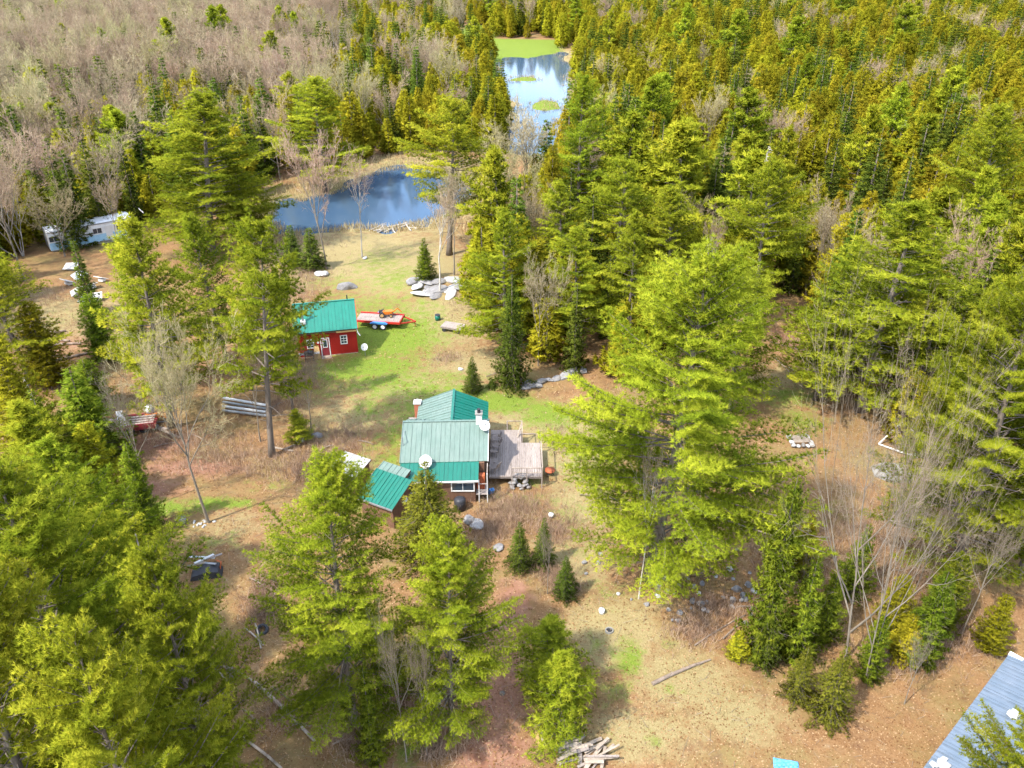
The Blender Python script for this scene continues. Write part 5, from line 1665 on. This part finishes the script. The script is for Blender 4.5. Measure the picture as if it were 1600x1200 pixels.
# right side: fire ring, white frame, concrete slab, blue barrels
fr = empty('fire_ring', G(1250, 692))
tag(fr, 'low square ring of pale stones with sticks in the grassy opening', 'fire ring')
for i in range(20):
    t = 6.283 * i / 20
    q = link_mesh('stone', ROCK_PALE[i % 4] if i % 3 else ROCKS[i % 8], None, fr)
    q.location = (1.0 * max(-.8, min(.8, 1.3 * math.cos(t))), .9 * max(-.8, min(.8, 1.3 * math.sin(t))), .18 + .1 * (i % 2)); q.scale = (.5, .42, .45); q.rotation_euler = (0, 0, t)
for i in range(6):
    MB().bar((-.7, -.5 + .2 * i, .42), (.7, -.45 + .18 * i, .45), .07).build('stick', M['birchlog'], fr)
wf = empty('collapsed_swing', G(1425, 712))
A, Bp, Cp, Dp = Vector((-2.2, 1.6, 0)), Vector((0.1, 2.9, 1.5)), Vector((1.9, .6, 0)), Vector((-.3, -.3, .15))
for a, b, w in ((A, Bp, .12), (Bp, Cp, .12), (A, Dp, .1)): MB().bar(a + Vector((0, 0, .1)), b + Vector((0, 0, .1)), w).build('beam', M['white'], wf)
MB().bar((-.4, -.35, .2), (2.9, .1, .25), .4, .25).build('long_beam', M['dirty_white'], wf)
MB().bar((.05, 2.85, 0), (.05, 2.85, 2.4), .12).build('post', M['brownwood'], wf)
tag(wf, 'collapsed white wooden frame beside the concrete slab at right', 'frame')
sl = MB().prism([(-2.1, -.6), (-1.2, -1.4), (.4, -1.5), (1.7, -.9), (1.9, .3), (.9, 1.0), (-.6, 1.3), (-1.9, .7)], 'z', -.1, .12).build('concrete_slab', M['concrete']); sl.location = G(1402, 738); tag(sl, 'cracked pale concrete slab in front of the white frame', 'slab')
for x, y, lab in ((1454, 756, 'blue barrel under the bright pine at right'), (1500, 762, 'second blue barrel, farther right under the bright pine')):
    o = empty('barrel', G(x, y))
    MB().tube([(0, 0, 0), (0, 0, .3), (0, 0, .65), (0, 0, .95)], [.3, .34, .34, .3], 14).build('body', M['blue'], o, True)
    for z in (.3, .65): MB().tube([(0, 0, z - .02), (0, 0, z + .02)], [.36, .36], 14).build('hoop', M['blue'], o)
    tag(o, lab, 'barrel')
# small things round the house
o = empty('fire_bowl', G(859, 742)); MB().tube([(0, 0, .2), (0, 0, .45), (0, 0, .5)], [.15, .42, .44], 14).build('bowl', M['rust'], o, True)
for i in range(3): MB().bar((math.cos(i * 2.1) * .15, math.sin(i * 2.1) * .15, .25), (math.cos(i * 2.1) * .35, math.sin(i * 2.1) * .35, 0), .04).build('leg', M['dark'], o)
tag(o, 'rusty red fire bowl right of the deck', 'fire bowl')
o = MB().tube([(0, 0, 0), (0, 0, .34), (0, 0, .36)], [.15, .19, .19], 12).build('bucket', M['dark'], None, True); o.location = G(757, 776); tag(o, 'black bucket next to the blue can below the porch', 'bucket')
o = MB().box(-.22, .22, -.14, .14, 0, .4).box(-.06, .06, -.05, .05, .4, .5).build('blue_can', M['blue']); o.location = G(766, 770); o.rotation_euler = (.3, .2, .6); tag(o, 'blue fuel can tipped over below the porch', 'can')
o = MB().tube([(0, 0, 0), (0, 0, .9), (0, 0, 1.05)], [.42, .45, .25], 14).build('rain_barrel', M['dark'], None, True); o.location = G(719, 795); tag(o, 'black rain barrel under the right porch window', 'barrel')
o = MB().box(-.6, .5, -.3, .3, 0, .75).build('brick_base', M['brick']); o.location = G(716, 778); tag(o, 'red brick block against the porch wall under the window', 'brick block')
o = MB().tube([(0, 0, 0), (0, 0, .32)], [.17, .2], 12).build('white_bucket', M['white'], None, True); o.location = G(861, 808); tag(o, 'small white pail in the grass below the deck', 'pail')
o = MB().tube([(0, 0, 0), (0, 0, .34)], [.17, .2], 12).build('white_bucket', M['white'], None, True); o.location = G(940, 958); tag(o, 'white pail above the round well hole', 'pail')
o = empty('well_ring', G(952, 986))
n = 20
vs = [(r * math.cos(6.283 * k / n), r * .95 * math.sin(6.283 * k / n), z) for r, z in ((.2, .02), (.2, .12), (.27, .12), (.29, -.1)) for k in range(n)]
MB().add(vs, [(i * n + k, i * n + (k + 1) % n, (i + 1) * n + (k + 1) % n, (i + 1) * n + k) for i in range(3) for k in range(n)]).build('rim', M['concrete'], o)
MB().tube([(0, 0, .0), (0, 0, .03)], [.205, .205], n).build('dark_cover', M['dark'], o)
tag(o, 'round well ring with dark opening in the tan grass', 'well')
o = MB().tube([(0, 0, -.02), (0, 0, .03), (0, 0, .05)], [.2, .17, .05], 9).build('dark_clump', M['bark'], None, True); o.location = G(785, 1083); tag(o, 'dark clump lying in the middle of the driveway', 'clump')
# blue tarp at the bottom edge
tn = 12
vs = [((i / (tn - 1) - .5) * 1.3, (j / (tn - 1) - .5) * .9, .08 + .12 * abs(math.sin(i * 1.3 + j * .7)) * abs(math.cos(j * 1.1 - i * .4)) * (1 if 0 < i < tn - 1 and 0 < j < tn - 1 else .2)) for j in range(tn) for i in range(tn)]
me = grid_mesh('blue_tarp', vs, [(j * tn + i, j * tn + i + 1, (j + 1) * tn + i + 1, (j + 1) * tn + i) for j in range(tn - 1) for i in range(tn - 1)])
o = link_mesh('blue_tarp', me, M['tarp']); o.location = G(1228, 1200); o.rotation_euler = (0, 0, -.2)
sd_ = o.modifiers.new('thick', 'SOLIDIFY'); sd_.thickness = .02
tag(o, 'crumpled blue tarp at the bottom edge of the clearing', 'tarp')

# rocks
rock(498, 430, 1.2, 'left white boulder of the pair at the upper lawn edge', True); rock(506, 430, 1.5, 'right white boulder of the pair at the upper lawn edge', True)
rock(543, 451, 2.2, 'long low grey boulder in the lawn behind the cabin', sc=(1.3, .6, .7)); rock(570, 404, .8, 'small white stone by the slim birch at the pond side', True)
rock(644, 441, 2.0, 'grey boulder left of the stone outcrop'); 
for i in range(16):
    x, y = 655 + (i % 6) * 15 + rk.uniform(-5, 5), 440 + (i // 6) * 10 + rk.uniform(-4, 4)
    rock(x, y, rk.uniform(1.6, 2.8), 'flat pinkish stone slab of the outcrop at the upper right of the lawn', i % 3 == 0, 'slabs of the lawn outcrop', 'rock_slab', (1.3, .7, .3))
rock(283, 816, 1.15, 'standing white boulder left of the leafless maple', True, sc=(.8, .75, 1.25), mesh=ROCKS[1]); 
for i in range(13):
    rock(318 + rk.uniform(-16, 18), 818 + rk.uniform(-5, 7), rk.uniform(.18, .34), 'small white stone at the foot of the leafless maple', True, 'white stones round the maple')
rock(733, 815, 1.1, 'grey-blue boulder behind the white one below the porch'); rock(745, 822, 1.15, 'white boulder below the porch, left of the brambles', True); rock(778, 857, 1.0, 'dark boulder left of the three little spruces')
for i, (x, y) in enumerate(((820, 606), (835, 604), (845, 598), (858, 594), (870, 592), (884, 588), (893, 583), (905, 580), (826, 602))):
    rock(x, y, rk.uniform(.9, 1.6), 'grey stone in the low row of stones behind the deck', False, 'row of stones behind the deck', sc=(1.2, .8, .7))
for i, (x, y, s) in enumerate(((1040, 905, .7), (1030, 915, .6), (1018, 912, .5), (1043, 925, .6), (1028, 932, .5), (1010, 945, .4), (1045, 953, .4), (1062, 958, .45), (1060, 970, .4), (1082, 940, .5), (1095, 944, .6), (1105, 942, .4), (1092, 928, .4), (1150, 922, .8), (1160, 932, .7), (1170, 915, .7), (1178, 925, .6), (1145, 938, .5), (1165, 938, .5), (1110, 872, .6), (1140, 890, .6), (1152, 860, .5), (1130, 868, .45), (1100, 850, .5), (1020, 890, .6), (913, 880, .5), (938, 866, .5), (935, 880, .4), (966, 928, .4), (916, 897, .3))):
    rock(x, y, s, 'grey stone scattered on the litter below the giant pine', i % 4 == 0, 'stones below the giant pine')
for i in range(26):
    rock(rk.choice((1030, 1090, 1160, 1120)) + rk.gauss(0, 16), 905 + rk.gauss(18, 22), rk.uniform(.2, .45), 'grey stone scattered on the litter below the giant pine', i % 5 == 0, 'stones below the giant pine')
rock(1165, 975, .6, 'grey stone behind the small bright yellow-green cedar')
rock(740, 625, .7, 'grey-blue stone beside the small pointed spruce'); rock(720, 578, .6, 'pale stone upslope of the small pointed spruce', True)
rock(496, 682, .9, 'flat grey stone at the foot of the small bare tree')

# ------------------------------------------------------------------ ground cover stuff
rngs = np.random.default_rng(404)
def scatter_cover(n, y0, y1):
    y = np.sqrt(rngs.uniform(y0 ** 2, y1 ** 2, n))
    y = y0 + (y1 - y0) * rngs.uniform(0, 1, n) ** 1.25
    x = rngs.uniform(-1, 1, n) * (0.64 * y + 12)
    c = cover(x, y)
    z = hgt(x, y)
    ok = water_sd(x, y) > .4
    inH = (x > -8.6) & (x < 2.3) & (y > 50.4) & (y < 60.4)
    ok &= ~inH
    return x[ok], y[ok], z[ok], c[ok]

def tuft_tris(x, y, z, hgt_, wid, per, tintc, spread=.09, droop=.35):
    n = len(x)
    P = np.stack([x, y, z - .01], -1)[:, None, :] + np.concatenate([rngs.normal(0, spread, (n, per, 2)), np.zeros((n, per, 1))], -1)
    a = rngs.uniform(0, 6.283, (n, per))
    L = hgt_[:, None] * rngs.uniform(.6, 1.3, (n, per))
    lean = rngs.uniform(.1, 1, (n, per)) * droop
    tip = P + np.stack([np.cos(a) * L * lean, np.sin(a) * L * lean, L * np.sqrt(np.maximum(.05, 1 - lean ** 2))], -1)
    b = a + rngs.uniform(0, 3.14, (n, per))
    w = wid * rngs.uniform(.7, 1.3, (n, per))
    sd = np.stack([np.cos(b) * w, np.sin(b) * w, np.zeros_like(b)], -1)
    V = np.stack([P - sd, P + sd, tip], 2).reshape(-1, 3, 3)
    t = np.clip(tintc[:, None] + rngs.normal(0, .18, (n, per)), 0, 1).ravel()
    up = np.zeros((len(V), 3, 3)); up[..., 2] = 1
    return V, t, up

x, y, z, c = scatter_cover(60000, 25, 112)
r = rngs.random(len(x))
patch = np.sin(x * 1.7 + np.sin(y * 1.3)) * np.sin(y * 1.9 + x * .6) * .22 + rngs.normal(0, .1, len(x))
g = (c[:, 0] + patch * .7) > .42
V, t, up = tuft_tris(x[g], y[g], z[g], rngs.uniform(.05, .13, g.sum()), .022, 5, np.clip(.5 + patch[g], 0, 1), .11, .6)
tag(link_mesh('grass', tri_mesh('grass', V, t, up), M['grass']), 'patchy green grass of the yard and lawn', 'grass', kind='stuff')
d = (~g) & ((c[:, 1] + patch) > .40)
V, t, up = tuft_tris(x[d], y[d], z[d], rngs.uniform(.04, .12, d.sum()), .022, 5, np.clip(.5 + patch[d], 0, 1), .12, .85)
tag(link_mesh('dry_grass', tri_mesh('dry_grass', V, t, up), M['dry']), 'dry tan grass covering the yard and clearing', 'grass', kind='stuff')
x, y, z, c = scatter_cover(120000, 25, 85)
l = rngs.random(len(x)) > np.maximum(c[:, 0], c[:, 1] * .55)
x, y, z = x[l], y[l], z[l]
n = len(x)
P = np.stack([x, y, z + rngs.uniform(.005, .05, n)], -1)
a = rngs.uniform(0, 6.283, n)
s = rngs.uniform(.03, .075, n) * (1 + (y - 25) / 80)
e1 = np.stack([np.cos(a) * s, np.sin(a) * s, rngs.normal(0, .25, n) * s], -1)
e2 = np.stack([-np.sin(a) * s * .8, np.cos(a) * s * .8, rngs.normal(0, .25, n) * s], -1)
V = np.stack([P - e1, P + e1 * .6 - e2 * .8, P + e1 * .4 + e2], 1)
up = np.zeros((n, 3, 3)); up[..., 2] = 1
tag(link_mesh('leaf_litter', tri_mesh('leaf_litter', V, rngs.beta(.75, .75, n), up), M['litter']), 'fallen brown leaves strewn over the ground', 'leaves', kind='stuff')

# fallen twigs
n = 3500
y = rngs.uniform(27, 80, n); x = rngs.uniform(-1, 1, n) * (.64 * y + 8)
a = rngs.uniform(0, 6.283, n); s = rngs.gamma(2.0, .14, n) + .06
P = np.stack([x, y, hgt(x, y) + .04], -1)
e = np.stack([np.cos(a) * s, np.sin(a) * s, rngs.normal(0, .06, n)], -1)
w = np.stack([-np.sin(a), np.cos(a), np.zeros(n)], -1) * .013
V = np.concatenate([np.stack([P - e - w, P - e + w, P + e], 1), np.stack([P, P + w * 1.2, P + e * .5 + w * 12 + np.array([0, 0, .05])], 1)])
tag(link_mesh('fallen_twigs', tri_mesh('fallen_twigs', V, rngs.uniform(0, 1, len(V))), M['neartwig']), 'dead twigs and sticks strewn over the forest floor', 'twigs', kind='stuff')

# bramble thickets and low brush
BR = [(1280, 900, 4, 3, 700), (1220, 850, 3, 3, 500), (1460, 820, 4, 3, 600), (420, 260, 12, 10, 500), (560, 240, 14, 10, 600), (480, 380, 5, 5, 300), (700, 250, 12, 10, 500), (640, 235, 12, 6, 500), (800, 800, 3.2, 2.4, 900), (770, 830, 2, 1.5, 400), (870, 830, 2, 2, 400), (480, 730, 4.5, 3, 900), (540, 690, 3, 2.5, 500), (470, 600, 3, 2.5, 350), (430, 640, 3, 2, 350), (350, 720, 5, 2.5, 700), (300, 690, 4, 2, 500), (860, 900, 1.5, 1.2, 250), (880, 920, 1.2, 1, 250), (640, 1110, 2.2, 1.6, 500), (690, 1170, 1.6, 1.0, 300), (550, 1160, 2, 1.2, 300), (1080, 990, 2, 1.4, 350), (1120, 960, 2, 1.2, 300), (1060, 890, 3, 2, 400), (1240, 540, 3, 3, 300), (880, 690, 2, 2.5, 200), (1330, 830, 4, 3, 700), (1420, 900, 4, 3, 700), (1500, 1000, 3, 2, 500), (420, 930, 1.6, 2.2, 500), (410, 960, 1.0, 1.0, 300), (460, 460, 4, 3, 350), (480, 430, 4, 3, 350), (740, 470, 4, 4, 400), (700, 560, 2, 1.5, 120), (1400, 1030, 3, 1.6, 500), (230, 620, 4, 3, 350), (60, 470, 5, 4, 300), (160, 500, 5, 4, 350), (440, 1120, 2, 1.4, 250), (960, 640, 4, 3, 300)]
Vs, Ts = [], []
for px, py, rx, ry, n in BR:
    c0 = at(px, py)
    x = c0.x + rngs.normal(0, rx * .5, n); y = c0.y + rngs.normal(0, ry * .5, n)
    z = hgt(x, y)
    V, t, _ = tuft_tris(x, y, z, rngs.uniform(.3, 1.0, n), .014, 4, rngs.uniform(.2, .8, n), .12, .9)
    Vs.append(V); Ts.append(t)
tag(link_mesh('bramble_thicket', tri_mesh('bramble_thicket', np.concatenate(Vs), np.concatenate(Ts)), M['bramble']), 'brown bramble canes and dead brush in patches over the yard', 'brush', kind='stuff')

# reeds round the water
n = 26000
u_ = rngs.uniform(330, 960, n); v_ = rngs.uniform(60, 400, n)
dd = np.stack([(u_ - 800) / FPX, math.cos(PITCH) + (600 - v_) / FPX * math.sin(PITCH), -math.sin(PITCH) + (600 - v_) / FPX * math.cos(PITCH)])
k = -CAM_H / dd[2]
x, y = dd[0] * k, dd[1] * k
wd = water_sd(x, y)
ok = (wd > -.5) & (wd < 9) & (rngs.random(n) < np.exp(-np.maximum(wd, 0) / 5)) & (sdf(x, y, MEADOW) > 0)
ok &= ~((x > -30) & (x < -8) & (y < 113))
x, y = x[ok], y[ok]
V, t, _ = tuft_tris(x, y, np.maximum(hgt(x, y), WATER_Z - .05), rngs.uniform(.3, 1.0, len(x)), .05, 6, rngs.uniform(.1, .8, len(x)), .35, .5)
tag(link_mesh('marsh_reeds', tri_mesh('marsh_reeds', V, t), M['reed']), 'brown reeds and sedge along the pond and river banks', 'reeds', kind='stuff')
# driftwood at the near shore of the pond
for i in range(14):
    px, py = 585 + i * 5 + pr_.uniform(-8, 8), 359 + pr_.uniform(-6, 4)
    a = G(px, py, .1)
    L = pr_.uniform(1.5, 4)
    m = MB().tube([(-L / 2, 0, 0), (0, .1, .1), (L / 2, 0, .3)], [.09, .08, .03], 6).build('driftwood', M['palebark']); m.location = a; m.rotation_euler = (0, pr_.uniform(-.2, .2), pr_.uniform(0, 3.1))
    tag(m, 'bleached driftwood stick on the near shore of the pond', 'driftwood', 'driftwood on the pond shore')
# dead stems standing in the river
for i in range(16):
    q = G(845 + pr_.uniform(-14, 22), 222 + pr_.uniform(-18, 16))
    h_ = pr_.uniform(1.5, 4)
    m = MB().tube([(0, 0, -.6), (.05, 0, h_ * .6), (pr_.uniform(-.2, .2), 0, h_)], [.05, .04, .015], 5).build('drowned_sapling', M['palebark']); m.location = q
    tag(m, 'pale drowned sapling standing in the river mouth', 'dead tree', 'drowned saplings in the river')
